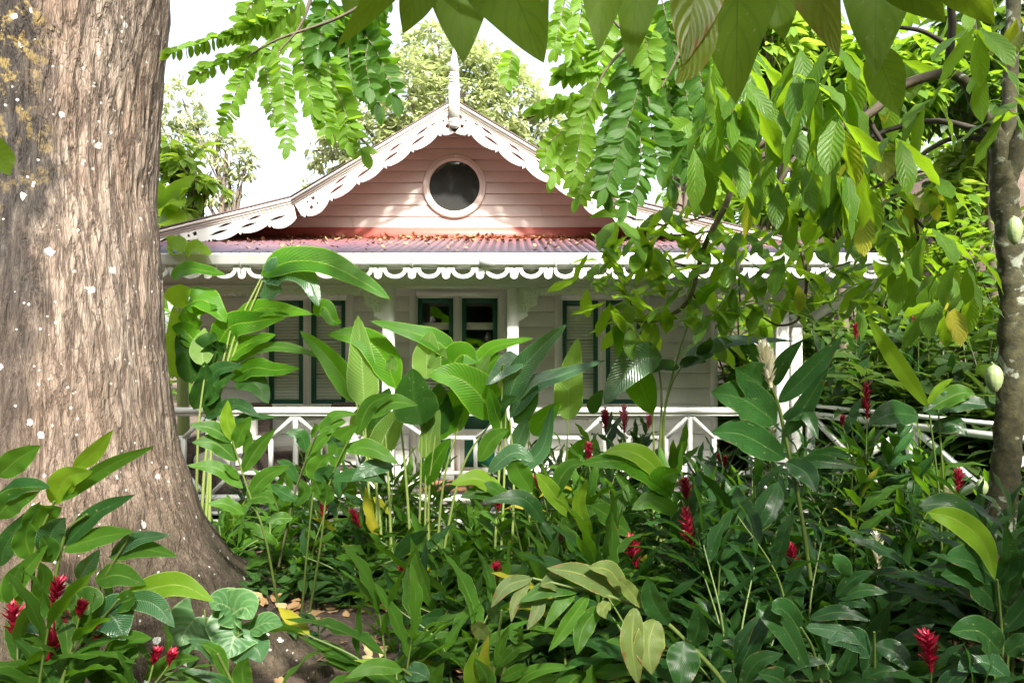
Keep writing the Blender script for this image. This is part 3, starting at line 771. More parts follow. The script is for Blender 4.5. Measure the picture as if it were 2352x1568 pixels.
def armchair(x, y, label):
    r = empty('wicker_armchair', (x, y, ZD), label, 'armchair')
    b = MB(); rbox(b, -.37, .37, -.34, .34, .04, .34); put_l(b, 'seat_base', M['wicker'], r)
    b = MB(); rbox(b, -.38, .38, .26, .38, .3, .98, .05); put_l(b, 'backrest', M['wicker'], r)
    for s in (-1, 1):
        b = MB(); rbox(b, *sorted((s*.40, s*.28)), -.36, .30, .04, .64, .04); put_l(b, 'armrest', M['wicker'], r)
    b = MB(); rbox(b, -.27, .27, -.35, .25, .345, .46, .05); put_l(b, 'cushion', M['cushion'], r)
    b = MB(); rbox(b, -.25, .25, .14, .26, .46, .84, .05); put_l(b, 'back_cushion', M['cushion'], r)
    for sx in (-1, 1):
        for sy in (-1, 1):
            b = MB(); b.tube([(sx*.32, sy*.28, .0), (sx*.32, sy*.28, .05)], .02); put_l(b, 'leg', M['wicker'], r)
    return r
def put_l(mb, name, mat, root, smooth=True): return mb.build(name, mat, root, smooth)
armchair(-3.25, 7.85, 'dark wicker armchair with pale cushions behind the veranda rail nearest the big trunk')
armchair(-1.80, 7.9, 'dark wicker armchair with pale cushions beside the veranda post left of the door')
r = empty('wicker_side_table', (-2.52, 7.75, ZD), 'low woven drum table standing between two wicker armchairs', 'side table')
b = MB(); rr = [(.0, .50), (.24, .50), (.26, .49), (.26, .46), (.23, .44), (.20, .25), (.23, .03), (.24, .0)]
A = np.linspace(0, 2*np.pi, 24, endpoint=False)
G = np.array([[(a*math.cos(t), a*math.sin(t), z) for t in A] for a, z in rr[::-1]]); b.grid(G, wrap=True); put_l(b, 'table_drum', M['wicker'], r)
b = MB(); G = np.array([[(a*math.cos(t), a*math.sin(t), z) for t in A] for a, z in ((.27, .502), (.27, .515), (.26, .52), (0.001, .52))]); b.grid(G, wrap=True); put_l(b, 'table_top', M['glass'], r)
r = empty('doormat', (-.62, 8.05, ZD), 'brown coir doormat lying on the deck in front of the double door', 'doormat')
b = MB(); rbox(b, -.42, .42, -.25, .25, .003, .03, .012); put_l(b, 'pile', M['mat'], r)

# ---------------- side bridge fence at the right
fence = empty('bridge_railing', (3.19, 7.0, .12), 'white timber cross-braced railing running towards us from the veranda corner', 'railing')
A0 = np.array([3.05, 6.98]); A1 = np.array([4.27, 3.75]); dirv = (A1-A0)/np.linalg.norm(A1-A0); Lf = np.linalg.norm(A1-A0)
def fp(s, z): p = A0+dirv*s; return (p[0], p[1], z)
t = MB(); t.beam(fp(0, 1.17), fp(Lf, 1.17), .09, .03); put(t, 'top_rail', M['white'], fence)
t = MB(); t.beam(fp(0, 1.08), fp(Lf, 1.08), .04, .06); put(t, 'middle_rail', M['white'], fence)
t = MB(); t.beam(fp(0, .28), fp(Lf, .28), .04, .06); put(t, 'bottom_rail', M['white'], fence)
npan = 3
for i in range(npan+1):
    s = i*Lf/npan; q = MB(); q.beam(fp(s, -.1), fp(s, 1.15), .07, .07, up=(0, 1, 0)); put(q, 'post', M['white'], fence)
for i in range(npan):
    s0, s1 = i*Lf/npan, (i+1)*Lf/npan
    q = MB(); q.beam(fp(s0+.04, .31), fp(s1-.04, 1.05), .03, .055); q.beam(fp(s0+.04, 1.05), fp(s1-.04, .31), .024, .055); put(q, 'cross_brace', M['white'], fence)
br = empty('footbridge', (3.6, 5.5, 0), 'low boarded walkway leading to the veranda corner behind the gingers', 'walkway')
q = MB(); nrm = np.array([-dirv[1], dirv[0]])*-1
nrm = np.array([.94, .34])
s = 0
while s < Lf:
    a = A0+dirv*s; b2 = A0+dirv*(s+.13); c = b2+nrm*1.2; e = a+nrm*1.2
    q.add([(*a, .11), (*b2, .11), (*c, .11), (*e, .11), (*a, .08), (*b2, .08), (*c, .08), (*e, .08)], [(3,2,1,0),(4,5,6,7),(0,1,5,4),(1,2,6,5),(2,3,7,6),(3,0,4,7)]); s += .14
put(q, 'board', M['deck'], br).name = 'deck_boards'
from mathutils import noise as mnoise
# ================================================================== GROUND
def gz(x, y):
    x = np.asarray(x, float); y = np.asarray(y, float)
    z = -.12*np.clip((y-4.2)/2.2, 0, 1)
    bank = np.clip((x-4.5)/6, 0, 1)*np.clip((y-8)/8, 0, 1)*6.5
    far = np.clip((y-40)/60, 0, 1)*3
    z = z+bank+far+.06*np.exp(-((x+2.6)**2+(y-3.9)**2)/1.2)
    return z
gx = np.unique(np.concatenate([np.arange(-8, 8, .05), np.linspace(8, 40, 40), np.linspace(40, 260, 12), -np.linspace(8, 40, 30), -np.linspace(40, 260, 12)]))
gy = np.unique(np.concatenate([np.arange(-6, 9, .05), np.linspace(9, 40, 50), np.linspace(40, 300, 14), -np.linspace(6, 60, 18)]))
GX, GY = np.meshgrid(gx, gy)
GZ = gz(GX, GY)+.012*np.sin(GX*5.1+1.7*np.sin(GY*3.3))*np.cos(GY*4.3)+rng.normal(0, .0035, GX.shape)
def soil():
    m, nt, out = new_mat('soil'); pb = N(nt, 'ShaderNodeBsdfPrincipled')
    n1 = noise(nt, 1.6, 8, .7, objco(nt)); n2 = noise(nt, 45, 5, .75, objco(nt)); n3 = noise(nt, 160, 3, .7, objco(nt))
    c = ramp(nt, n1, [(.3, (.062,.040,.028)), (.5, (.115,.076,.055)), (.72, (.175,.125,.10))])
    c = mixc(nt, math_(nt, 'MULTIPLY', math_(nt, 'GREATER_THAN', n2, .58), .5), c, (.25,.20,.165))
    c = mixc(nt, math_(nt, 'MULTIPLY', math_(nt, 'LESS_THAN', n2, .40), .6), c, (.03,.02,.014))
    nt.links.new(c, pb.inputs['Base Color']); setin(pb, Roughness=.95)
    bp = N(nt, 'ShaderNodeBump'); setin(bp, Strength=.9, Distance=.03); nt.links.new(math_(nt, 'ADD', n2, math_(nt, 'MULTIPLY', n3, .4)), bp.inputs['Height']); nt.links.new(bp.outputs[0], pb.inputs['Normal'])
    nt.links.new(pb.outputs[0], out.inputs[0]); return m
g = MB(); g.grid(np.stack([GX, GY, GZ], -1)); tag(g.build('ground', soil(), smooth=True), kind='structure')

# ================================================================== BIG TREE
def bark():
    m, nt, out = new_mat('big_bark'); pb = N(nt, 'ShaderNodeBsdfPrincipled')
    co = objco(nt); cs = objco(nt, (1, 1, .15))
    t = N(nt, 'ShaderNodeTexCoord'); sp = N(nt, 'ShaderNodeSeparateXYZ'); nt.links.new(t.outputs['Object'], sp.inputs[0])
    warp = N(nt, 'ShaderNodeTexNoise'); setin(warp, Scale=5, Detail=4); nt.links.new(cs, warp.inputs['Vector'])
    vm = N(nt, 'ShaderNodeVectorMath', operation='MULTIPLY_ADD'); nt.links.new(warp.outputs['Color'], vm.inputs[0]); vm.inputs[1].default_value = (.11,.11,.11); nt.links.new(cs, vm.inputs[2])
    def vor(scale, feat, vec):
        v = N(nt, 'ShaderNodeTexVoronoi', feature=feat); setin(v, Scale=scale); nt.links.new(vec, v.inputs['Vector']); return v
    v1 = vor(34, 'DISTANCE_TO_EDGE', vm.outputs[0]); v2 = vor(75, 'DISTANCE_TO_EDGE', vm.outputs[0]); vc = vor(24, 'F1', vm.outputs[0])
    n1 = noise(nt, 3, 6, .65, cs); n2 = noise(nt, 30, 6, .75, cs)
    nr = noise(nt, 13, 5, .62, objco(nt, (1, 1, .13)), .4)
    crack = math_(nt, 'MULTIPLY', math_(nt, 'ABSOLUTE', math_(nt, 'SUBTRACT', nr, .5)), 17, clamp=True); crack2 = math_(nt, 'MULTIPLY', v2.outputs['Distance'], 7, clamp=True)
    base = ramp(nt, n2, [(.30, (.085,.058,.042)), (.45, (.20,.145,.11)), (.58, (.33,.26,.205)), (.72, (.50,.44,.375))])
    n5 = noise(nt, 16, 5, .7, objco(nt, (1, 1, .07)))
    base = mixc(nt, math_(nt, 'MULTIPLY', math_(nt, 'SUBTRACT', .56, n5), 3.2, clamp=True), base, (.10,.066,.045))
    base = mixc(nt, .25, base, ramp(nt, n1, [(.35, (.46,.31,.21)), (.6, (.46,.42,.35))]))
    base = mixc(nt, math_(nt, 'MULTIPLY', math_(nt, 'SUBTRACT', 1.0, crack), .85), base, (.055,.038,.028))
    base = mixc(nt, math_(nt, 'MULTIPLY', math_(nt, 'SUBTRACT', 1.0, crack2), .5), base, (.10,.07,.05))
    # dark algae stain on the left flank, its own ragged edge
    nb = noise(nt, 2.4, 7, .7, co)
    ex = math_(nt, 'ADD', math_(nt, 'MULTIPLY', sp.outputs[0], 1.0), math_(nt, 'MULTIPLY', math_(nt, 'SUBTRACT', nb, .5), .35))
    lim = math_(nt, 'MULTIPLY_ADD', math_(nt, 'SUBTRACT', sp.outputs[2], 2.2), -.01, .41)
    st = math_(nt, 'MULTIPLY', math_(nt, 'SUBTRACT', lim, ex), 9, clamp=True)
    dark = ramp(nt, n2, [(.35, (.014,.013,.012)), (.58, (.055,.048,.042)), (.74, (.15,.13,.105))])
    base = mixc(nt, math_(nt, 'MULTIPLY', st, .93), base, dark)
    lowm = math_(nt, 'MULTIPLY', math_(nt, 'ADD', math_(nt, 'SUBTRACT', 2.25, sp.outputs[2]), math_(nt, 'MULTIPLY', math_(nt, 'SUBTRACT', nb, .5), 2.2)), .75, clamp=True)  # lower bark browned and darkened in colour, partly in place of crown shade
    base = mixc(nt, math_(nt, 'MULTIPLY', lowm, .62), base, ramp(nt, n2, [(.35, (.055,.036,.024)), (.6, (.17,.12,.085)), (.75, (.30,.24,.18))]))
    # greenish dark foot on the right
    ft = math_(nt, 'MULTIPLY', math_(nt, 'MULTIPLY', math_(nt, 'SUBTRACT', 1.0, sp.outputs[2]), 1.8, clamp=True), math_(nt, 'MULTIPLY', math_(nt, 'SUBTRACT', nb, .18), 3, clamp=True))
    base = mixc(nt, math_(nt, 'MULTIPLY', ft, .85), base, (.045,.038,.022))
    # ochre lichen high on the left
    no = noise(nt, 14, 5, .7, co)
    oc = math_(nt, 'MULTIPLY', math_(nt, 'MULTIPLY', math_(nt, 'SUBTRACT', no, .54), 14, clamp=True), math_(nt, 'MULTIPLY', math_(nt, 'MULTIPLY', math_(nt, 'SUBTRACT', sp.outputs[2], 2.3), 1.0, clamp=True), st))
    base = mixc(nt, math_(nt, 'MULTIPLY', oc, .8), base, (.34,.25,.09))
    # white lichen dots
    vl = vor(11, 'F1', co); wn = N(nt, 'ShaderNodeTexWhiteNoise'); nt.links.new(vl.outputs['Position'], wn.inputs['Vector'])
    ns = noise(nt, 26, 3, .6, co); big = math_(nt, 'MULTIPLY', math_(nt, 'POWER', wn.outputs['Value'], 4.0), .22)
    dd = math_(nt, 'ADD', vl.outputs['Distance'], math_(nt, 'MULTIPLY', math_(nt, 'SUBTRACT', ns, .5), .6))
    li = math_(nt, 'MULTIPLY', math_(nt, 'LESS_THAN', dd, big), math_(nt, 'GREATER_THAN', wn.outputs['Value'], .70))
    vl2 = vor(34, 'F1', co); wn2 = N(nt, 'ShaderNodeTexWhiteNoise'); nt.links.new(vl2.outputs['Position'], wn2.inputs['Vector'])
    li2 = math_(nt, 'MULTIPLY', math_(nt, 'LESS_THAN', math_(nt, 'ADD', vl2.outputs['Distance'], math_(nt, 'MULTIPLY', math_(nt, 'SUBTRACT', ns, .5), .4)), .24), math_(nt, 'GREATER_THAN', wn2.outputs['Value'], .93))
    li = math_(nt, 'MAXIMUM', li, li2)
    base = mixc(nt, math_(nt, 'MULTIPLY', li, .75), base, (.66,.66,.60))
    nt.links.new(base, pb.inputs['Base Color']); setin(pb, Roughness=.9)
    pb.inputs['Specular IOR Level'].default_value = .25
    bp = N(nt, 'ShaderNodeBump'); setin(bp, Strength=.6, Distance=.016)
    h = math_(nt, 'ADD', math_(nt, 'MULTIPLY', crack, 1.3), math_(nt, 'ADD', math_(nt, 'MULTIPLY', crack2, .35), math_(nt, 'MULTIPLY', n2, 1.3)))
    nt.links.new(h, bp.inputs['Height']); nt.links.new(bp.outputs[0], pb.inputs['Normal'])
    nt.links.new(pb.outputs[0], out.inputs[0]); return m
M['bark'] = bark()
TX, TY = -2.75, 4.0
big = empty('big_tree', (TX, TY, 0), 'huge rough-barked tree trunk spotted with white lichen, spreading roots at its foot', 'tree')
zk = np.array([-.3, 0, .15, .27, .63, 1.11, 1.75, 2.16, 2.64, 3.28, 3.79, 4.6, 6, 8, 9.5])
rk = np.array([2.0, 1.72, 1.5, 1.29, .99, .79, .678, .64, .60, .655, .715, .72, .62, .5, .42])
nz_, na = 330, 420
zz = np.concatenate([np.linspace(-.3, 4.2, nz_), np.linspace(4.3, 9.5, 30)]); nz_ = len(zz)
aa = np.concatenate([np.linspace(R(-160), R(20), 340, endpoint=False), np.linspace(R(20), R(200), 60, endpoint=False)]); na = len(aa)
r0 = np.interp(zz, zk, rk)-.035
rk2 = np.interp(zz, [-.3, 0, .3, .63, 1.11, 1.75, 10], [1.02, .98, .9, .82, .745, .67, .6])   # radius between the root lobes
lobes = np.zeros(na)
for a0, wd, st_ in ((-6, 20, 1.), (-50, 13, .82), (-115, 22, .9), (60, 25, .8), (150, 25, .9)):
    dlt = (np.degrees(aa)-a0+180) % 360-180; lobes = np.maximum(lobes, st_*np.exp(-(dlt/wd)**2))
low = np.clip((1.6-zz)/1.6, 0, 1)[:, None]
rad = r0[:, None]*(1-low)+(rk2[:, None]+(r0-rk2)[:, None]*lobes[None])*low
Pn = np.zeros((nz_, na))
for i in range(nz_):
    z = zz[i]
    for j in range(na):
        a = aa[j]; cx_, cy_ = math.cos(a)*.7, math.sin(a)*.7
        v = mnoise.noise(Vector((cx_*1.6, cy_*1.6, z*.7)))*.05
        w = mnoise.noise(Vector((cx_*15+v*20, cy_*15, z*3.2)))
        u_ = mnoise.noise(Vector((cx_*38, cy_*38, z*9+5)))
        Pn[i, j] = v-abs(w)*.018+u_*.007
G = np.stack([TX+(rad+Pn)*np.cos(aa)[None], TY+(rad+Pn)*np.sin(aa)[None], np.broadcast_to(zz[:, None], rad.shape)], -1)
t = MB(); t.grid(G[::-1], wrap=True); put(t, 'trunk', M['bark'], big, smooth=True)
def gnarl(mb, pts, rad, n=22, m=60, amp=.12):
    pa = bez(pts, m); rr = np.interp(np.linspace(0, 1, m), np.linspace(0, 1, len(rad)), rad)
    T = np.gradient(pa, axis=0); T /= np.linalg.norm(T, axis=1)[:, None]; X = np.cross(T, [.1, 1.0, 0] if abs(T[:, 2]).mean() > .6 else [0, 0, 1.0]); X /= np.linalg.norm(X, axis=1)[:, None]; Y = np.cross(X, T)
    a = np.linspace(0, 2*np.pi, n, endpoint=False); G = np.zeros((m, n, 3))
    for i in range(m):
        for j in range(n):
            q = pa[i]+X[i]*math.cos(a[j])*rr[i]+Y[i]*math.sin(a[j])*rr[i]
            k = 1+amp*(mnoise.noise(Vector(q)*9)+.5*mnoise.noise(Vector(q)*24))*1.6
            G[i, j] = pa[i]+(q-pa[i])*k
    mb.grid(G, wrap=True); mb.add(np.vstack([G[-1], pa[-1]]), tris=[(i, (i+1) % n, n) for i in range(n)])
M['rootbark'] = simple('root_bark', (.19,.135,.095), .9, .8, 14, bump=.9)
for pts, rad in (([P(640, 1405, 4.1), P(650, 1440, 3.98), P(646, 1500, 3.85), P(690, 1540, 3.72), P(740, 1562, 3.6)], [.05, .085, .10, .10, .075]),
                 ([P(560, 1470, 3.75), P(600, 1520, 3.7), P(650, 1570, 3.6)], [.10, .09, .07])):
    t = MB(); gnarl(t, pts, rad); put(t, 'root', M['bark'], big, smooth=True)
# its crown, high above the picture
cr = MB(); tw = MB()
for k in range(9):
    a = rng.uniform(0, 6.28); L = rng.uniform(2.5, 4.5)
    tw.tube(bez([(TX, TY, 8.2), (TX+math.cos(a)*L*.5, TY+math.sin(a)*L*.4-.5, 9.6), (TX+math.cos(a)*L, TY+math.sin(a)*L*.8-1, 10.2)], 8), np.linspace(.2, .05, 8))
put(tw, 'limb', M['farbark'], big)
cc = [(x, y, rng.uniform(9.3, 11)) for x in np.arange(-7.5, 2, 1.25) for y in np.arange(-1.5, 6.5, 1.25) if rng.random() < (.12 if (0 < y < 3.6 and x > -1.8) else .5)]
for c in cc:
    n = 60; d = rng.normal(0, 1, (n, 3)); d /= np.linalg.norm(d, axis=1)[:, None]
    scatter(cr, T_far, np.array(c)+d*rng.uniform(.2, .75, (n, 1))*np.array([1, 1, .5]), d*np.array([1, 1, .4])-np.array([0, 0, .3]), rng.uniform(.22, .4, n))
put(cr, 'crown', M['canopy'], big)

# ================================================================== TREES BEYOND THE HOUSE
def tree_far(name, label, cat, base, blobs, nleaf, L, tm, mat, trunk_r=.18, group=None, down=.55, loose=.55):
    root = empty(name, base, label, cat, group)
    tr = MB(); top = np.array([blobs[0][0], blobs[0][1], blobs[0][2]])
    b0 = np.array(base, float); b0[2] -= .1
    tr.tube(bez([b0, (b0+top)/2+rng.normal(0, .2, 3)*[1, 1, 0], top], 12), np.linspace(trunk_r, trunk_r*.3, 12), 8)
    for bl in blobs:
        c = np.array(bl[:3]); s = b0+(top-b0)*rng.uniform(.45, .8)
        tr.tube(bez([s, (s+c)/2+rng.normal(0, .15, 3), c], 7), np.linspace(trunk_r*.45, .015, 7), 5)
        for q in range(3):
            e = c+rng.normal(0, 1, 3)*np.array(bl[3:6])*.5
            tr.tube(bez([(s+c)/2, (c+e)/2+rng.normal(0, .08, 3), e], 5), np.linspace(trunk_r*.16, .008, 5), 4)
    put(tr, 'trunk', M['farbark'], root)
    cr = MB(); tot = sum(b[3]*b[4]+b[4]*b[5]+b[3]*b[5] for b in blobs)
    for b in blobs:
        c = np.array(b[:3]); rx = np.array(b[3:6]); share = (b[3]*b[4]+b[4]*b[5]+b[3]*b[5])/tot
        k = 11; nr = max(3, int(nleaf*share/k))
        d = rng.normal(0, 1, (nr, 3)); d /= np.linalg.norm(d, axis=1)[:, None]
        lump = np.array([mnoise.noise(Vector(x*2.1+c)) for x in d])
        rr = (loose+(1-loose)*rng.random(nr)**.5)*(1+.28*lump)
        ce = c+d*rx*rr[:, None]
        az = rng.uniform(0, 6.28, (nr, k)); ld = np.stack([np.cos(az), np.sin(az), rng.uniform(-down-.5, .25, (nr, k))], -1)+d[:, None]*.55
        pos = ce[:, None]+ld*L*.12
        ld = ld.reshape(-1, 3); pos = pos.reshape(-1, 3)
        scatter(cr, tm, pos, ld, rng.uniform(.65, 1.15, len(pos))*L, r=np.repeat(rng.random(nr), k)*.6+rng.random(len(pos))*.4)
    put(cr, 'crown', mat, root)
    return root
def B(u, v, d, ru, rv, rd=None):
    p = P(u, v, d); return (p[0], p[1], p[2], ru/F*d, (rd or (ru+rv)/2*1.0/F*d), rv/F*d)
tree_far('mango_tree', 'tall sunlit mango tree rising straight behind the gable and finial', 'tree', (-1.4, 17, 0),
    [B(1060, 210, 16, 110, 100), B(930, 230, 15.5, 95, 95), B(1165, 255, 15.5, 80, 90), B(1010, 120, 16.5, 90, 60), B(850, 320, 15.5, 95, 70), B(1190, 340, 15.5, 85, 70), B(965, 330, 15.5, 100, 70), B(1110, 330, 15.8, 100, 80), B(770, 350, 16, 60, 50), B(1130, 155, 16.5, 60, 45), B(1240, 300, 15.8, 50, 60)], 15000, .25, T_mango, M['mango'], .3, loose=.7)
tree_far('mango_tree', 'small pale tree with open branches beyond the left end of the roof', 'tree', (-7.2, 18, 0),
    [B(520, 350, 18, 60, 38), B(480, 310, 18, 50, 30), B(560, 380, 18, 35, 30), B(500, 440, 18, 40, 35), B(420, 240, 18, 50, 60), B(545, 430, 18, 22, 18), B(390, 330, 18, 50, 60)], 2600, .22, T_mango, M['mango'], .16, loose=.5)
tree_far('roadside_tree', 'distant twiggy treetop peeping over the left slope of the roof', 'tree', (-5.6, 24, 0), [B(712, 418, 24, 16, 14), B(735, 425, 24, 12, 8)], 220, .22, T_mango, M['mango'], .08)
tree_far('broadleaf_tree', 'sunny yellow-green tree with large leaves between the big trunk and the roof', 'tree', (-5.2, 10.5, 0),
    [B(430, 370, 10, 52, 45), B(400, 440, 10, 45, 60), B(470, 420, 10, 32, 35), B(385, 330, 10, 30, 30)], 420, .34, T_far, M['faryellow'], .1, loose=.3)
bp_ = empty('banana_plant', (-4.6, 9.6, 0), 'banana plant with yellow-edged leaves just right of the big trunk, above the roof', 'banana plant')
t = MB(); t.tube([(-4.6, 9.6, -.1), (-4.65, 9.6, 2.2), (-4.7, 9.6, 3.2)], [.09, .07, .04]); put(t, 'stem', M['petiole'], bp_)
q = MB()
for pts, w in (([(372, 500), (400, 450), (452, 402)], 38), ([(360, 480), (395, 462), (425, 472)], 34), ([(362, 520), (390, 505), (425, 525)], 40), ([(350, 470), (362, 420), (368, 395)], 26), ([(365, 460), (420, 440), (432, 430)], 20)):
    hand_leaf(q, pts, w, 9.4, 9.0, .4, 'broad')
put(q, 'foliage', M['bright'], bp_)

# right side: trees and thicket behind
for k, (u, v, d, ru, rv, n, mt, lab) in enumerate([
    (1560, 120, 12, 150, 130, 1500, 'fargreen', 'green tree behind the hanging fronds, over the right slope of the gable'),
    (1790, 120, 13, 170, 150, 1700, 'faryellow', 'bright tree behind the cacao leaves at the top, right of the fronds'),
    (2060, 200, 12, 190, 180, 2000, 'fargreen', 'leafy tree behind the dark arching cacao branches'),
    (2290, 150, 12, 150, 200, 1500, 'fardark', 'shady tree behind the forked top of the cacao trunk'),
    (1640, 370, 13, 110, 90, 700, 'faryellow', 'sunlit tree just above the right slope of the gable roof'),
    (1960, 430, 11.5, 130, 110, 1300, 'fargreen', 'leafy tree above the right end of the veranda gutter'),
    (2210, 420, 12.5, 110, 120, 900, 'faryellow', 'sunny tree in front of the brown bank left of the cacao trunk')]):
    p = P(u, v, d); b = (p[0], p[1], float(gz(p[0], p[1])))
    bl = [B(u+rng.uniform(-.5, .5)*ru, v+rng.uniform(-.5, .5)*rv, d+rng.uniform(-1, 1), ru*.55, rv*.5) for _ in range(6)]
    tree_far('garden_tree', lab, 'tree', b, [B(u, v, d, ru*.6, rv*.6)]+bl, n, .42, T_far, M[mt], .14, loose=.35)
# areca-like palm showing between the branches, above the roof
pm = empty('palm', (4.4, 12.5, 0), 'feathery palm with thin fronds seen above the right end of the roof', 'palm tree')
t = MB(); q = MB()
for i in range(7):
    s = P(1760+rng.uniform(-12, 12), 620, 11.5); t.tube(bez([s*[1,1,0], s, P(1765+i*8-24, 480, 11.5)], 8), .025, 5)
for i in range(16):
    a = rng.uniform(-1, 1); s = P(1760+a*20, 520, 11.5); e = P(1760+a*150, 440+abs(a)*70+rng.uniform(-50, 40), 11.5+rng.uniform(-.6, .6)); pa = bez([s, (s+e)/2+np.array([0, 0, .35]), e], 22)
    t.tube(pa, .007, 4)
    T = np.gradient(pa, axis=0)
    for sd in (-1, 1):
        dd = T/np.linalg.norm(T, axis=1)[:, None]*.7+np.array([0, sd*.8, -.5]); scatter(q, T_mango, pa[2:], dd[2:], .34)
put(t, 'stem', M['farbark'], pm); put(q, 'fronds', M['fargreen'], pm)

# thicket behind the bridge and beside the veranda
def shrub(x, y, h, w, n, L, mt, label, group=None, tm=None):
    z0 = float(gz(x, y)); root = empty('shrub', (x, y, z0), label, 'shrub', group)
    st = MB(); fo = MB(); ns = 7
    for i in range(ns):
        a = rng.uniform(0, 6.28); rr = w*rng.uniform(.2, .8); hh = h*rng.uniform(.6, 1)
        pa = bez([(x+.1*math.cos(a), y+.1*math.sin(a), z0-.05), (x+rr*.4*math.cos(a), y+rr*.4*math.sin(a), z0+hh*.6), (x+rr*math.cos(a), y+rr*math.sin(a), z0+hh)], 12)
        st.tube(pa, np.linspace(.025, .008, 12), 5)
        k = n//ns; tt = rng.uniform(.15, 1, k); ix = (tt*11).astype(int); po = pa[ix]+rng.normal(0, .12, (k, 3))*w
        dr = np.stack([rng.normal(0, 1, k), rng.normal(0, 1, k), rng.uniform(-.6, .7, k)], -1)+(pa[-1]-pa[0])/h*.4
        scatter(fo, tm or T_far, po, dr, rng.uniform(.7, 1.2, k)*L)
    put(st, 'stems', M['canedark'], root); put(fo, 'foliage', M[mt], root)
    return root
G1 = 'shrubs of the dark thicket behind the bridge railing'
for (u, d, vt, w, mt) in [(1700, 9.5, 700, .7, 'fargreen'), (1760, 10.5, 620, .9, 'fargreen'), (1900, 8.2, 640, .8, 'fardark'), (1990, 9.0, 560, 1.0, 'fargreen'), (2080, 7.6, 690, .8, 'fardark'), (2160, 8.5, 600, .9, 'fardark'), (2240, 7.2, 720, .8, 'fardark'), (2330, 8.0, 620, .9, 'fargreen'), (2050, 6.6, 800, .6, 'fardark'), (2200, 6.2, 850, .6, 'fardark'), (2320, 5.9, 800, .6, 'fardark'), (1690, 8.9, 880, .5, 'fardark'), (1890, 7.7, 800, .6, 'fardark')]:
    x = (u-CU)/F*d; zt = EYE-(vt-HV)/F*d
    shrub(x, d, zt-float(gz(x, d)), w, 330, .34, mt, 'bushy shrub with large leaves in the dark thicket behind the bridge railing', G1)
for (u, d, vt, w) in [(2120, 12, 420, 1.3), (2240, 11, 480, 1.2), (1850, 12.5, 560, 1.2), (2000, 13, 480, 1.3), (2330, 10, 450, 1.2)]:
    x = (u-CU)/F*d; zt = EYE-(vt-HV)/F*d
    shrub(x, d, max(1.2, zt-float(gz(x, d))), w, 380, .36, 'fargreen', 'tall sunlit shrub on the brown bank behind the thicket', 'shrubs on the bank')
# far wood closing the garden
fo = MB(); n = 9000
x = rng.uniform(-30, 34, n); y = rng.uniform(22, 32, n); z = rng.uniform(0, 1, n)*np.where(x > 2, 7.5, 3.4)*(1+.25*np.sin(x*.9)); z = z+gz(x, y)
scatter(fo, T_far, np.stack([x, y, z], -1), rng.normal(0, 1, (n, 3))*[1, 1, .5]-[0, 0, .3], rng.uniform(.5, .9, n))
tag(fo.build('distant_wood', M['fargreen']), 'dense green wood closing off the garden behind the cottage', 'wood', kind='stuff')
fo = MB(); n = 34000
x = rng.uniform(-16, 16, n); y = -rng.uniform(10, 15, n); z = rng.uniform(0, 1, n)**.85*REAR_H*(1+.15*np.sin(x*1.1+1))
m_ = 14000; xs_ = np.where(rng.random(m_) < .5, -1, 1)*rng.uniform(9.5, 13, m_)-.5; ys_ = rng.uniform(-8, 5.5, m_); zs_ = rng.uniform(0, 1, m_)*9*(1+.2*np.sin(ys_))  # side wings: unseen trees added to block sky light from left and right
x = np.concatenate([x, xs_]); y = np.concatenate([y, ys_]); z = np.concatenate([z, zs_]); n += m_

scatter(fo, T_far, np.stack([x, y, z], -1), rng.normal(0, 1, (n, 3))*[1, 1, .5]-[0, 0, .3], rng.uniform(.5, 1.0, n))
tag(fo.build('rear_wood', M['canopy']), 'leafy trees facing the cottage, mirrored in its window panes, plus added unseen side trees cutting sky light', 'wood', kind='stuff')

# ================================================================== PINNATE FRONDS
def frond(mb, st, pts, d0, d1, ll, hang=.6, np_=None, wid=1.0):
    m = len(pts); ds = np.linspace(d0, d1, m); pa = bez([P(u, v, dd) for (u, v), dd in zip(pts, ds)], 40)
    L = np.linalg.norm(np.diff(pa, axis=0), axis=1).sum(); dm = (d0+d1)/2; l = ll/F*dm
    k = np_ or max(6, int(L/(l*.29)))
    st.tube(pa, np.linspace(.0035, .0015, 40)*dm/3.5, 4, r=.6)
    T = np.gradient(pa, axis=0); T /= np.linalg.norm(T, axis=1)[:, None]
    ix = np.linspace(3, 38, k).astype(int); c = -pa/np.linalg.norm(pa, axis=1)[:, None]
    S = np.cross(T, c); S /= np.linalg.norm(S, axis=1)[:, None]
    for sd in (-1, 1):
        j = rng.normal(0, .12, (k, 3)); dd = T[ix]*.55+S[ix]*sd+j+np.array([0, 0, -hang])
        tap = np.where(np.arange(k) > k-4, .85, 1.0)*rng.uniform(.85, 1.1, k)
        dn = dd/np.linalg.norm(dd, axis=1)[:, None]
        scatter(mb, T_pin, pa[ix]-dn*l*.07, dd, l*tap*wid, up=c[ix]*.8+np.array([0, 0, .5])+rng.normal(0, .3, (k, 3)), r=rng.uniform(.2, 1)*.6+rng.random(k)*.4)
    scatter(mb, T_pin, pa[[38, 39]], T[[38, 39]]+rng.normal(0, .2, (2, 3))+[0, 0, -.2], l, up=c[[38, 39]])
fr1 = empty('hanging_frond_branch', tuple(P(740, -150, 3.6)), 'feathery leaf spray hanging into the white sky left of the gable', 'branch')
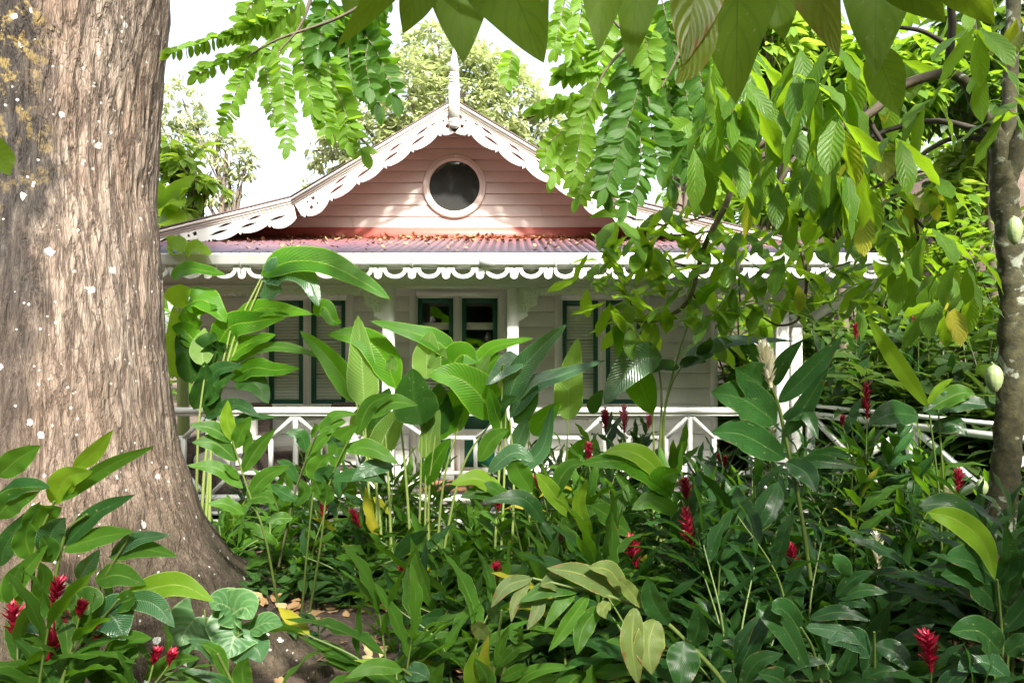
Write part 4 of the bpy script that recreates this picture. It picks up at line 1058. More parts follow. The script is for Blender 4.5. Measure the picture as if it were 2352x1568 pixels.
FA = [([(607,55),(531,76),(392,118)], 34, .9), ([(605,109),(531,131),(452,169)], 36, .8), ([(580,131),(545,205),(515,287)], 32, .1), ([(602,109),(613,178),(627,268)], 28, .1), ([(640,120),(652,219),(659,336)], 34, .1),
      ([(717,110),(736,219),(750,300)], 40, .1), ([(745,120),(777,219),(832,350)], 46, .1), ([(777,82),(832,164),(870,240)], 48, .1), ([(800,50),(860,110),(905,220)], 50, .1), ([(690,60),(700,160),(720,250)], 40, .1), ([(770,150),(790,260),(800,330)], 40, .2),
      ([(850,0),(780,40),(700,60)], 44, .5), ([(700,-10),(640,40),(580,60)], 44, .6), ([(760,-10),(740,60),(730,120)], 46, .2), ([(640,-20),(610,30),(565,75)], 44, .4), ([(830,10),(860,60),(870,120)], 46, .2), ([(600,-20),(570,20),(555,50)], 42, .3), ([(900,-20),(830,60),(770,90)], 44, .3), ([(680,20),(650,70),(620,120)], 40, .4), ([(810,60),(800,120),(810,190)], 44, .1), ([(860,60),(840,130),(850,200)], 44, .1)]
q = MB(); s = MB(); q2 = MB()
for i, (pts, ll, hg) in enumerate(FA):
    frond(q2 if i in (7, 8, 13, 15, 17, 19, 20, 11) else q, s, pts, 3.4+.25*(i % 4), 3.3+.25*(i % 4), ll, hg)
for pts in ([(900,-30),(780,40),(640,90),(570,130)], [(860,-20),(800,60),(745,120)], [(720,-20),(690,60),(640,120)], [(905,-20),(860,30),(830,60)]):
    s.tube(bez([P(u, v, 3.55) for u, v in pts], 16), np.linspace(.011, .004, 16), 5, r=.1)
put(s, 'twigs', M['twig'], fr1); put(q, 'foliage', M['pinnate'], fr1); put(q2, 'dark_foliage', M['pinnatedark'], fr1)  # part of the fronds in a deeper green
fr2 = empty('hanging_frond_branch', tuple(P(1440, -150, 3.8)), 'dense feathery leaf spray hanging over the right slope of the gable', 'branch')
FB = [([(1490,110),(1445,275),(1390,430)], 52, .1), ([(1485,180),(1495,275),(1515,390)], 50, .1), ([(1430,158),(1370,155),(1300,165)], 48, 1.2), ([(1375,200),(1315,300),(1270,400)], 46, .1), ([(1350,225),(1290,225),(1235,245)], 44, .9), ([(1425,230),(1400,350),(1392,440)], 50, .1),
      ([(1300,-10),(1285,60),(1272,112)], 34, .1), ([(1525,180),(1550,300),(1545,420)], 50, .1), ([(1380,180),(1340,280),(1320,400)], 46, .1), ([(1460,60),(1440,180),(1430,280)], 50, .1), ([(1400,-10),(1390,90),(1370,180)], 48, .2), ([(1550,60),(1570,180),(1590,290)], 50, .1),
      ([(1450,-10),(1480,80),(1500,170)], 50, .2), ([(1340,-20),(1330,60),(1310,120)], 38, .2), ([(1600,120),(1620,240),(1650,330)], 46, .1), ([(1400,300),(1350,390),(1330,450)], 44, .1), ([(1470,300),(1470,400),(1440,470)], 48, .1), ([(1180,120),(1170,150),(1168,185)], 36, .1), ([(1240,30),(1235,60),(1245,80)], 34, .1), ([(1520,0),(1540,80),(1560,160)], 50, .1), ([(1290,300),(1262,330),(1250,362)], 34, .1), ([(1500,280),(1560,350),(1600,420)], 46, .1), ([(1420,60),(1350,120),(1290,170)], 44, .5)]
q = MB(); s = MB(); q2 = MB()
for i, (pts, ll, hg) in enumerate(FB):
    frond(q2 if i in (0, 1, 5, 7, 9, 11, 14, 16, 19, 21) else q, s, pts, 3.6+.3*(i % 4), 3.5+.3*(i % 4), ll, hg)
for pts in ([(1500,-30),(1490,60),(1480,180)], [(1480,60),(1400,150),(1370,200)], [(1600,-20),(1560,120),(1520,200)], [(1340,-20),(1420,60),(1470,120)]):
    s.tube(bez([P(u, v, 3.8) for u, v in pts], 16), np.linspace(.012, .004, 16), 5, r=.1)
put(s, 'twigs', M['twig'], fr2); put(q, 'foliage', M['pinnate'], fr2); put(q2, 'dark_foliage', M['pinnatedark'], fr2)

# ================================================================== NEAR LEAVES OVERHEAD
nb = empty('overhead_cacao_branch', tuple(P(1500, -350, 1.8)), 'large hanging leaves along the top edge, close over the gable finial', 'branch')
q = MB(); q2 = MB()
NL = [([(900,-40),(850,30),(772,110)], 60), ([(965,-40),(948,20),(925,78)], 62), ([(1049,-60),(1052,30),(1064,146)], 96), ([(1150,-60),(1200,30),(1249,145)], 118), ([(1390,-50),(1385,30),(1374,120)], 62), ([(1465,-40),(1458,50),(1445,158)], 62),
      ([(1600,-50),(1592,40),(1568,150)], 84), ([(1690,-60),(1697,60),(1690,240)], 116), ([(1770,-50),(1790,20),(1802,92)], 78), ([(1860,-50),(1895,30),(1927,132)], 78), ([(2012,-60),(2012,50),(2010,175)], 92), ([(2008,110),(2040,190),(2067,268)], 58), ([(2060,-60),(2120,10),(2172,52)], 96), ([(2190,-50),(2240,10),(2285,58)], 92),
      ([(-30,330),(5,365),(24,402)], 42), ([(1640,20),(1590,130),(1550,195)], 44), ([(820,-50),(800,0),(792,30)], 50)]
for i, (pts, w) in enumerate(NL):
    if pts[0][1] < 0 and pts[0][0] > 100: pts = [(pts[0][0]-.35*(pts[2][0]-pts[0][0]), pts[0][1]-75), ((pts[0][0]+pts[1][0])/2, (pts[0][1]+pts[1][1])/2-15), pts[2]]
    d = 1.75+.14*(i % 3); mb = q2 if i in (6, 9, 15) else q
    pa = hand_leaf(mb, pts, w*.95, d, d-.05, .12, 'near', fold=.12, wave=.06, n=18, nw=8, roll=rng.uniform(-.25, .25))
put(q, 'foliage', M['nearleaf'], nb); put(q2, 'yellowing_foliage', M['cacaoold'], nb)
s = MB()
s.tube(bez([P(700, -160, 2.0), P(1100, -90, 1.9), P(1500, -80, 1.85), P(1900, -90, 1.85), P(2400, -140, 1.9)], 30), np.linspace(.012, .02, 30), 6)
s.tube(bez([P(-200, 250, 1.9), P(-60, 300, 1.85), P(-30, 330, 1.8)], 8), .004, 5)
put(s, 'twigs', M['twig'], nb)
cr = MB()
for x in np.arange(-3.2, 8.5, .62):
    for y in np.arange(-4.6, 3.1, .62):
        if (x < 2.4 and y > .6) or x < -.7: continue
        if rng.random() > (SH_R if x > -.2 else SH_L): continue
        n = 26; d = rng.normal(0, 1, (n, 3)); d /= np.linalg.norm(d, axis=1)[:, None]
        c = np.array([x+rng.uniform(-.3, .3), y+rng.uniform(-.3, .3), 4.6+.35*max(0, y)+rng.uniform(0, 1.1)])
        scatter(cr, T_far, c+d*rng.uniform(.1, .45, (n, 1))*np.array([1, 1, .5]), d*np.array([1, 1, .3])-np.array([0, 0, .4]), rng.uniform(.2, .34, n))
put(cr, 'crown', M['canopy'], nb)

# ================================================================== CACAO TREE
def lichen_bark():
    m, nt, out = new_mat('cacao_bark'); pb = N(nt, 'ShaderNodeBsdfPrincipled'); co = objco(nt)
    n1 = noise(nt, 20, 6, .7, co); n2 = noise(nt, 4.6, 3, .6, co); n3 = noise(nt, 60, 3, .6, co)
    c = ramp(nt, n1, [(.35, (.022,.022,.008)), (.6, (.055,.052,.018)), (.75, (.11,.095,.05))])
    n4 = noise(nt, 7.5, 6, .62, co, .6)
    f = math_(nt, 'MULTIPLY', math_(nt, 'SUBTRACT', n4, .555), 16, clamp=True)
    f = math_(nt, 'MULTIPLY', f, math_(nt, 'MULTIPLY_ADD', n3, .8, .5, clamp=True))
    c = mixc(nt, math_(nt, 'MULTIPLY', f, .7), c, (.36,.40,.31)); nt.links.new(c, pb.inputs['Base Color']); setin(pb, Roughness=.9)
    bp = N(nt, 'ShaderNodeBump'); setin(bp, Strength=.8, Distance=.012); nt.links.new(n1, bp.inputs['Height']); nt.links.new(bp.outputs[0], pb.inputs['Normal'])
    nt.links.new(pb.outputs[0], out.inputs[0]); return m
M['cbark'] = lichen_bark()
cac = empty('cacao_tree', tuple(P(2285, 1350, 4.2)*[1, 1, 0]), 'cacao tree with lichen-patched trunk, green pods and long branches reaching over the house', 'cacao tree')
t = MB()
def stemU(mb, pts, ds, rads, m=24, n=8, r=.5):
    ds = np.interp(np.linspace(0, 1, len(pts)), np.linspace(0, 1, len(ds)), ds)
    pa = bez([P(u, v, d) for (u, v), d in zip(pts, ds)], m); rr = np.interp(np.linspace(0, 1, m), np.linspace(0, 1, len(rads)), rads)
    mb.tube(pa, rr, n, r=r); return pa
gnarl(t, [P(2278, 1460, 4.2), P(2290, 1250, 4.2), P(2312, 1050, 4.2), P(2325, 800, 4.2), P(2322, 600, 4.2), P(2308, 470, 4.2), P(2300, 375, 4.2)], [.095, .088, .078, .072, .073, .080, .066], 20, 120, .12)
gnarl(t, [P(2302, 400, 4.2), P(2288, 312, 4.2), P(2246, 250, 4.15), P(2221, 194, 4.1), P(2187, 168, 4.1)], [.055, .042, .034, .030, .026], 12, 50, .1)
gnarl(t, [P(2306, 400, 4.2), P(2316, 300, 4.25), P(2322, 160, 4.3), P(2330, -60, 4.4)], [.05, .04, .042, .04], 12, 50, .1)
gnarl(t, [P(2310, 420, 4.2), P(2345, 330, 4.15), P(2400, 230, 4.1)], [.06, .05, .04], 12, 30, .1)
put(t, 'trunk', M['cbark'], cac, smooth=True)
br = MB(); pend = stemU(br, [(2187,168),(2149,172),(2068,200),(1993,265),(1900,300),(1825,290),(1750,330),(1700,390),(1665,475),(1625,550),(1602,620),(1590,670),(1560,712),(1500,737),(1440,735)], [4.1, 4.3, 4.8, 4.9], [.034, .028, .024, .020, .017, .009], 70)
b2 = stemU(br, [(1900,300),(1830,360),(1785,440),(1805,500),(1840,575),(1852,650),(1835,730),(1790,747),(1750,728)], [4.7, 4.9, 4.9], [.018, .014, .006], 50)
put(br, 'branch', M['twig'], cac, smooth=True)
bd = MB(); dark = []
for pts, dd, rr in (([(2282,330),(2250,318),(2175,322),(2085,378),(2010,430),(1960,440)], [4.2, 4.4, 4.6], [.022, .015, .008]), ([(2270,300),(2245,298),(2150,278),(2050,296),(1925,342),(1800,356),(1700,362),(1660,328)], [4.2, 4.4, 4.7], [.022, .016, .007]),
    ([(1990,270),(2045,360),(2070,425),(2100,500),(2110,570),(2095,640)], [4.3, 4.3], [.016, .006]), ([(1985,180),(1980,290),(1940,340),(1860,350)], [4.3, 4.4], [.018, .012]), ([(2085,378),(2075,330),(2095,270),(2110,240)], [4.5, 4.4], [.016, .008]),
    ([(2181,160),(2181,125),(2187,56),(2180,-20)], [4.1, 3.9], [.026, .02]), ([(2181,110),(2168,100),(2118,72),(2056,62)], [4.05, 3.9], [.016, .01]), ([(1700,362),(1690,345),(1655,330)], [4.7, 4.7], [.008, .005]),
    ([(1665,475),(1610,500),(1560,512),(1500,520)], [4.9, 4.8], [.010, .004]), ([(1640,530),(1560,540),(1480,530),(1440,520)], [4.9, 4.8], [.010, .004]), ([(1602,620),(1540,600),(1470,575),(1420,560)], [4.9, 4.8], [.010, .004]), ([(1590,670),(1610,720),(1625,760)], [4.9, 4.8], [.007, .004]),
    ([(1840,575),(1760,560),(1700,560),(1640,545)], [4.9, 4.8], [.007, .004]), ([(1852,650),(1900,620),(1960,600)], [4.9, 4.8], [.007, .004]), ([(1700,700),(1695,620),(1680,560)], [4.85, 4.85], [.006, .004]), ([(2100,500),(2160,560),(2230,600)], [4.3, 4.2], [.009, .004])):
    stemU(bd, pts, dd, rr, 26, 6)
put(bd, 'twigs', M['twigdark'], cac, smooth=True)
# whorls of leaves at the twig ends
def whorl(mb, u, v, d, n, L, spread=1.0, down=.45, hang=None, st=None):
    c = P(u, v, d); az = rng.uniform(0, 6.28)+np.arange(n)*2.4
    dr = np.stack([np.cos(az)*spread, np.sin(az)*spread*.8, -down+rng.normal(0, .35, n)], -1)
    if hang is not None: dr = dr*.7+np.array([hang, 0, 0])
    k = rng.uniform(.7, 1.12, n)
    scatter(mb, T_cacao, c+dr*.03+rng.normal(0, .025, (n, 3)), dr, L*k, r=rng.random(n))
cf = MB(); co_ = MB()
W1 = [(1430,562),(1380,600),(1350,640),(1415,630),(1460,520),(1400,690),(1450,690),(1500,560),(1440,735),(1370,560),(1500,735),(1560,500),(1520,470),(1480,600),(1545,610),(1600,560),(1570,660),(1630,640),(1660,600),(1620,700),(1690,640),(1640,770),(1700,700),(1580,440),(1620,430),(1550,540),(1480,650),(1530,700),(1420,500),(1640,510)]
for (u, v) in W1: whorl(cf, u, v, 4.85+rng.uniform(-.35, .3), rng.integers(4, 8), .30)
W2 = [(1730,560),(1700,520),(1760,620),(1800,600),(1850,560),(1900,620),(1880,540),(1840,640),(1790,680),(1940,600),(1750,690),(1780,520),(1960,520),(2000,590),(1930,480),(1860,470),(2040,540),(1720,460),(1660,420),(1900,420),(2000,640),(1950,680)]
for (u, v) in W2: whorl(cf, u, v, 4.7+rng.uniform(-.4, .4), rng.integers(4, 7), .33)
W3 = [(1700,180),(1760,220),(1820,170),(1880,210),(1660,250),(1720,290),(1800,260),(1860,300),(1940,260),(1920,180),(1780,340),(1850,380),(1680,330),(1630,300),(1600,250),(1640,190),(1580,330),(1900,360),(1960,380),(1800,420),(1740,400),(1990,330),(1840,110),(1920,100),(1720,120),(1660,120)]
for (u, v) in W3: whorl(co_ if rng.random() < .15 else cf, u, v, 3.7+rng.uniform(-.5, .5), rng.integers(4, 6), .36, .6, 1.0)
W4 = [(2050,130),(2100,110),(2140,230),(2060,300),(2240,60),(2200,20),(2340,40),(2260,130),(2330,240),(2030,420),(2100,440),(2160,400),(2060,480),(2140,520),(2200,580),(2100,590),(2180,610),(2050,620),(2230,660),(2150,680),(2000,480),(2030,200)]
for (u, v) in W4: whorl(co_ if rng.random() < .1 else cf, u, v, 4.2+rng.uniform(-.7, .5), rng.integers(4, 7), .32, .8, .7)
for pts, w, mb in (([(1590,280),(1560,300),(1520,330)], 40, cf), ([(1350,500),(1400,488),(1440,502)], 20, cf), ([(2010,345),(2030,360),(2035,420)], 46, co_), ([(1660,600),(1668,635),(1652,632)], 28, cf)):
    hand_leaf(mb, pts, w, 4.2, 4.1, .3, 'cacao', n=12)
put(cf, 'foliage', M['cacao'], cac); put(co_, 'yellowing_foliage', M['cacaoold'], cac)
for i, (u, v, d, L, wd, side) in enumerate([(2330, 530, 3.98, .17, .04, 0), (2283, 870, 3.98, .17, .045, 0), (2256, 1120, 4.0, .10, .03, 0)]):
    pd = MB(); c = P(u, v, d); n_, m_ = 14, 24; tt = np.linspace(0, 1, n_); A = np.linspace(0, 2*np.pi, m_, endpoint=False)
    G = np.zeros((n_, m_, 3))
    for a in range(n_):
        rr = wd*math.sin(math.pi*min(1, max(0.001, tt[a]**.85)))**.6
        for b in range(m_):
            k = rr*(1+.09*math.cos(A[b]*10)*.6+.02*math.sin(a*3+b)); G[a, b] = c+np.array([k*math.cos(A[b]), k*math.sin(A[b]), (.5-tt[a])*L])
    pd.grid(G[::-1], wrap=True); pd.tube([c+np.array([0, .0, L*.48]), c+np.array([.03, .06, L*.55])], .006, 5)
    put(pd, 'pod', M['pod'], cac, smooth=True)

# ================================================================== FLOWERS AND GINGERS
def spike(base, dirv, L, rad, mat, root, n=46, loose=.5, name='flower_spike'):
    fb = MB(); d = np.array(dirv, float); d /= np.linalg.norm(d)
    t = np.linspace(.02, 1, n); az = np.arange(n)*2.399
    x = np.cross(d, [0.2, 1, .1]); x /= np.linalg.norm(x); y = np.cross(d, x)
    out = x[None]*np.cos(az)[:, None]+y[None]*np.sin(az)[:, None]
    rr = rad*np.sin(np.pi*np.clip(t*.80+.14, 0, 1))**.8
    pos = base+d*L*t[:, None]*.92+out*(rr*.25)[:, None]
    dd = out*(.55+loose*.5)+d*(1.0-.3*loose)+rng.normal(0, .12, (n, 3))
    sz = (rr*1.5+.010)*rng.uniform(.8, 1.2, n)*1.25
    tp = T_bract
    scatter(fb, tp, pos, dd, sz, up=d, r=rng.random(n)*.6+.4*(t > .75))
    fb.tube(bez([base-d*.01, base+d*L*.5, base+d*L*.9], 6), np.linspace(rad*.32, rad*.12, 6), 6, r=.1)
    o = put(fb, name, M[mat], root)
    return o
T_bract = templates('near', 4, 3, 2, (-.5, .1), .19, (.3, .7), .0)

def cane(root, base, tip, nleaf=11, L=.33, mat='ginger', start=.25, side=None, bow=.12, rad=.008, cmat='cane', flower=None, tm=None, tipleaf=True, up=None, ang=(.75, 1.15), path=None):
    base = np.array(base, float); tip = np.array(tip, float)
    if path is None:
        h = tip-base; mid = base+h*.5+np.array([-h[0]*.28, -h[1]*.28, np.linalg.norm(h)*.04+bow*np.linalg.norm(h[:2])])
        path = bez([base, mid, tip], 24)
    else: path = bez(path, 24)
    T = np.gradient(path, axis=0); T /= np.linalg.norm(T, axis=1)[:, None]
    st = MB(); st.tube(path, np.linspace(rad, rad*.45, 24), 6, r=rng.random())
    fo = MB(); f = start+(1-start)*np.linspace(0, .99, nleaf); ix = (f*23).astype(int)
    if side is None:
        a = rng.uniform(-.9, .9); side = np.array([math.cos(a), math.sin(a), 0])
    S = side-(T@side)[:, None]*T; S /= np.linalg.norm(S, axis=1)[:, None]
    sg = np.where(np.arange(nleaf) % 2 == 0, 1, -1)*(1 if rng.random() < .5 else -1)
    a = rng.uniform(*ang, nleaf)*np.linspace(1.1, .55 if tipleaf else .8, nleaf)
    dr = T[ix]*np.cos(a)[:, None]+S[ix]*(np.sin(a)*sg)[:, None]+rng.normal(0, .10, (nleaf, 3))
    sz = L*rng.uniform(.85, 1.15, nleaf)*np.interp(f, [0, .5, .9, 1], [.8, 1.08, .95, .7])
    scatter(fo, tm or T_ginger, path[ix], dr, sz, up=T[ix]*.75+np.array([0, 0, .5]), r=np.clip(rng.normal(.5, .28, nleaf), 0, 1))
    if tipleaf and flower is None: scatter(fo, tm or T_ginger, path[[23]], T[[23]]+rng.normal(0, .1, (1, 3)), L*.8, up=S[[23]])
    s = put(st, 'stem', M[cmat], root, True)
    put(fo, 'foliage', M[mat], s)
    if flower:
        mt, fl, fr_, dv = flower
        spike(path[-1], T[-1]*.6+np.array(dv), fl, fr_, mt, s)
    return path

def cl(u, v, lo, hi): return max(lo, min(hi, v))
# every flowering clump: (label, depth, base u, [(tip u, tip v, flower length px, kind, lean dx)], extra leafy canes, leaf mat)
FLW = [
 ('tall ginger with one long crimson spike standing against the bridge railing', 5.2, 1985, [(1992, 958, 88, 'redfl', -.15), (1935, 975, 22, 'redfl', .1)], 3, 'gingerdark', .36),
 ('ginger clump with a white flower cone, largest and topmost of the white ones', 3.6, 1850, [], 2, 'gingerdark', .36),
 ('ginger below the right window with crimson and pink spikes side by side', 5.6, 1420, [(1390, 988, 55, 'redfl', 0), (1434, 990, 66, 'pinkfl', -.1), (1488, 985, 36, 'pinkfl', 0)], 3, 'gingerdark', .34),
 ('ginger with two big crimson spikes one above the other, right of centre', 3.9, 1640, [(1590, 1268, 118, 'redfl', -.12), (1578, 1150, 58, 'redfl', -.05)], 2, 'gingerdark', .34),
 ('ginger with a drooping crimson spike left of the two big crimson spikes', 4.0, 1490, [(1462, 1300, 80, 'redfl', -.35)], 2, 'ginger', .32),
 ('ginger with a crimson spike just above mid bed, below the pink ones', 4.9, 1400, [(1352, 1062, 48, 'redfl', .1)], 3, 'ginger', .34),
 ('ginger with a dark red bud under a bright folded leaf in mid bed', 4.6, 1270, [(1246, 1132, 46, 'redfl', -.3)], 2, 'ginger', .34),
 ('ginger with a small crimson bud in front of the deck edge, near the white plinth', 5.0, 1170, [(1146, 1170, 38, 'redfl', -.1)], 3, 'ginger', .32),
 ('low arching ginger with a slender red spike leaning left below the veranda post', 5.2, 880, [(826, 1208, 46, 'redfl', -.45)], 2, 'ginger', .30),
 ('ginger with a hanging loose red flower left of the veranda post', 5.2, 712, [(742, 1190, 50, 'redfl', -.1)], 1, 'ginger', .30),
 ('small ginger with a spidery crimson flower above the bare soil', 4.6, 990, [(938, 1324, 34, 'redfl', -1.0)], 2, 'ginger', .28),
 ('thin ginger shoot with a narrow pinkish red bud in mid bed', 4.2, 1110, [(1131, 1345, 62, 'redfl', 0)], 1, 'ginger', .26),
 ('ginger carrying a dried brown flower cone, behind the leaning cane', 4.3, 1330, [(1288, 1245, 42, 'brownfl', .1)], 2, 'gingerdark', .32),
 ('ginger beside the left edge with a fat crimson flower and crimson head above it', 2.5, 60, [(40, 1468, 85, 'redfl', -.15), (120, 1385, 66, 'redfl', .5)], 2, 'ginger', .30),
 ('ginger by the big trunk with a long crimson spike half hidden by leaves', 2.5, 120, [(112, 1510, 120, 'redfl', .8), (182, 1418, 40, 'redfl', .2)], 1, 'ginger', .28),
 ('low ginger with dark crimson blooms before the roots of the big trunk', 2.65, 300, [(352, 1526, 36, 'redfl', .3), (388, 1526, 34, 'redfl', .1), (220, 1478, 40, 'redfl', .7)], 1, 'ginger', .24),
 ('shrubby ginger with twin red flowers high in the thicket left of the cacao trunk', 6.4, 2140, [(2110, 765, 44, 'redfl', -.4), (2132, 762, 40, 'redfl', .3)], 3, 'gingerdark', .34),
 ('dark ginger with a tiny red bud beside the veranda corner post, high in the thicket', 6.8, 1960, [(1966, 775, 34, 'redfl', 0)], 3, 'gingerdark', .36),
 ('ginger with a crimson spike between the bridge braces and the cacao trunk', 4.8, 2230, [(2200, 1128, 55, 'redfl', .15)], 2, 'gingerdark', .30),
 ('ginger with a small red bloom low among the shaded leaves on the right', 3.6, 1890, [(1884, 1442, 30, 'redfl', -.1)], 1, 'gingerdark', .26),
 ('ginger with a fat pinkish crimson cone, lowest flower near the right corner', 2.9, 2150, [(2138, 1535, 100, 'redfl', -.25)], 1, 'gingerdark', .28),
 ('dark ginger with a dull crimson bloom hanging in the shade under the white cone', 4.4, 1830, [(1822, 1300, 60, 'redfl', -.3)], 2, 'gingerdark', .30),
 ('ginger with small red blooms beside the corner board of the front wall', 6.2, 1680, [(1664, 1072, 26, 'redfl', .3), (1655, 1060, 20, 'redfl', -.4)], 3, 'gingerdark', .32),
 ('ginger with a slim white cone rising from the dark shade', 4.0, 2010, [(2015, 1312, 92, 'whitefl', -.12)], 2, 'gingerdark', .30),
 ('ginger with a curly white spike below the bridge, close to the cacao trunk', 4.4, 2190, [(2184, 1178, 68, 'whitefl', -.12)], 2, 'gingerdark', .30),
 ('far ginger with a faint pale bloom behind the tall white cone', 6.0, 1790, [(1772, 1010, 34, 'whitefl', .1)], 3, 'gingerdark', .32),
 ('ginger with a small bloom half hidden behind broad leaves above the rail', 5.6, 1225, [(1219, 966, 20, 'redfl', 0)], 1, 'gingerdark', .30),
]
for lab, d, bu, fl, extra, mt, LL in FLW:
    x0 = (bu-CU)/F*d; base = np.array([x0, d, float(gz(x0, d))])
    root = empty('ginger_plant', tuple(base), lab, 'ginger plant', 'ginger plants of the flower bed')
    for k, (tu, tv, fp_, kd, ln) in enumerate(fl):
        dd = d+rng.uniform(-.12, .05); tip = P(tu, tv, dd)
        b = base+np.array([rng.uniform(-.08, .08)+.25*(tip[0]-base[0]), rng.uniform(-.08, .08), -.02])
        h = tip[2]-base[2]
        flen = fp_/F*dd; fr_ = min(.028, max(.012, flen*.16))
        cane(root, b, tip, max(4, int(3+h*7)), LL*rng.uniform(.85, 1.05), mt, .32 if h > .6 else .15, flower=(kd, flen, fr_, (ln*.8, -.1, .8)), bow=.1, tipleaf=True)
    top = min([f[1] for f in fl]) if fl else 1150
    for k in range(extra):
        a = rng.uniform(0, 6.28); rr = rng.uniform(.12, .42)
        zt = max(.35, EYE-(top+rng.uniform(30, 190)-HV)/F*d-base[2])
        tip = base+np.array([math.cos(a)*rr, math.sin(a)*rr*.8, zt]); b = base+np.array([math.cos(a)*.06, math.sin(a)*.06, -.02])
        cane(root, b, tip, max(6, int(4+zt*7)), LL, mt, .3 if zt > .6 else .1)
    if 'topmost of the white' in lab:      # the near one, leaf by leaf
        pa = stemU((sm := MB()), [(1862,1330),(1840,1180),(1812,1040),(1790,940),(1770,885)], [3.55, 3.4], [.011, .008], 30)
        s_ = put(sm, 'stem', M['cane'], root, True); q = MB()
        for pts, w in (([(1769,892),(1725,868),(1687,845)], 62), ([(1784,972),(1710,918),(1632,900)], 66), ([(1803,1053),(1710,1000),(1634,992)], 52), ([(1780,886),(1800,830),(1845,778)], 34), ([(1788,925),(1860,855),(1936,771)], 44), ([(1803,1000),(1850,930),(1903,842)], 42), ([(1795,960),(1850,950),(1880,1010)], 28), ([(1806,1060),(1850,1085),(1876,1130)], 34), ([(1820,1100),(1870,1060),(1990,1075)], 30), ([(1815,1080),(1900,1040),(1960,1050)], 26)):
            hand_leaf(q, pts, w, 3.45, 3.3, .35, 'ginger', wave=.10, roll=rng.uniform(-.2, .2), n=16)
        put(q, 'foliage', M['gingerdark'], s_); spike(pa[-1], (-.18, -.05, 1), 108/F*3.4, .034, 'whitefl', s_, n=70, loose=.25)

# plain clumps filling the bed
def vtop(u):
    return float(np.interp(u, [0, 420, 520, 660, 800, 1000, 1100, 1300, 1500, 1620, 1760, 1900, 2050, 2200, 2352], [1420, 1330, 1200, 1060, 1075, 1050, 1080, 1020, 1010, 1020, 980, 940, 960, 1010, 1060]))
spots = []
tries = 0
while len(spots) < NCLUMP and tries < 6000:
    tries += 1
    d = rng.uniform(3.1, 6.5); u = rng.uniform(430, 2420); x = (u-CU)/F*d
    if -1.75 < x < -.55 and 2.9 < d < 4.75: continue
    if x < -1.2 and d < 5.2: continue
    if -.15 < x < .30 and d < 3.9: continue
    if any((x-a)**2+(d-b)**2 < .13 for a, b in spots): continue
    if x > 2.9+(7-d)*.38 and d > 4: continue
    spots.append((x, d))
for i, (x, d) in enumerate(spots):
    u = CU+x/d*F; z0 = float(gz(x, d)); base = np.array([x, d, z0])
    vt = vtop(u)+max(0, (4.8-d))*70; right = u > 1500
    for L_, df, bu_, fl_, _, _, _ in FLW:
        for f_ in fl_:
            if df+.15 > d and abs(f_[0]-u) < 150: vt = max(vt, f_[1]+ (15 if abs(f_[0]-u) < 100 else -20))
    root = empty('ginger_plant', tuple(base), 'leafy flowerless ginger clump among the others in the bed before the veranda', 'ginger plant', 'flowerless ginger plants of the bed')
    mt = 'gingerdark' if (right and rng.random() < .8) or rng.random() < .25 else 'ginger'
    for k in range(rng.integers(3, 6)):
        a = rng.uniform(0, 6.28); rr = rng.uniform(.08, .45)
        zt = EYE-(vt+rng.uniform(0, 200)*(1 if k else .15)-HV)/F*d-z0; zt = max(.28, zt)*rng.uniform(.75, 1)
        tip = base+np.array([math.cos(a)*rr, math.sin(a)*rr*.8, zt]); b = base+np.array([math.cos(a)*.05, math.sin(a)*.05, -.02])
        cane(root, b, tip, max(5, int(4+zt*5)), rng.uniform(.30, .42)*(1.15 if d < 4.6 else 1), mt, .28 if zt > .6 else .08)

# ---------------- special canes given leaf by leaf
def special(lab, stems, leaves, d, mt='ginger', name='ginger_plant', cat='ginger plant', rad=(.009, .005), cm='cane', kind='ginger', k=.45, wave=.12, grp=None, extra=None, fold=.2):
    p0 = P(*stems[0][0], d); root = empty(name, (p0[0], p0[1], max(0, float(gz(p0[0], p0[1])))), lab, cat, grp)
    objs = []
    for sl in stems:
        sm = MB(); stemU(sm, sl, [d, d-.1], list(rad), 26, 7); objs.append(put(sm, 'stem', M[cm], root, True))
    q = {}
    for lf in leaves:
        pts, w = lf[0], lf[1]; o = lf[2] if len(lf) > 2 else {}
        mm = o.get('m', mt); mb = q.setdefault(mm, MB())
        hand_leaf(mb, pts, w*(1.22 if o.get('kind', kind) == 'broad' else 1.08), o.get('d', d-.05), o.get('d1', o.get('d', d-.05)-.08), o.get('k', k), o.get('kind', kind), fold=o.get('fold', fold), wave=o.get('wave', wave), sag=o.get('sag', 0), roll=o.get('roll', rng.uniform(-.15, .15)), n=18, nw=8, curl=o.get('curl', 0))
    for mm, mb in q.items(): put(mb, 'foliage', M[mm], root)
    return root
special('bright upright ginger cane with paired leaves just right of the big trunk', [[(648, 1440), (630, 1340), (606, 1220), (575, 1140), (552, 1070), (534, 1012)]],
    [([(536,1014),(522,965),(523,918)], 30, {'m': 'bright', 'k': .2}), ([(541,1030),(555,990),(577,955)], 34, {'k': .15}), ([(533,1014),(490,985),(434,974)], 24), ([(544,1058),(495,1018),(441,1016)], 32), ([(556,1086),(590,1030),(633,983)], 32, {'k': .2}), ([(558,1121),(500,1076),(429,1068)], 24),
     ([(567,1143),(610,1095),(666,1068)], 30, {'k': .25}), ([(560,1180),(520,1158),(476,1157)], 20), ([(566,1147),(605,1140),(633,1154)], 18), ([(560,1040),(572,1010),(570,985)], 16), ([(550,1100),(530,1080),(512,1066)], 14)], 4.2)
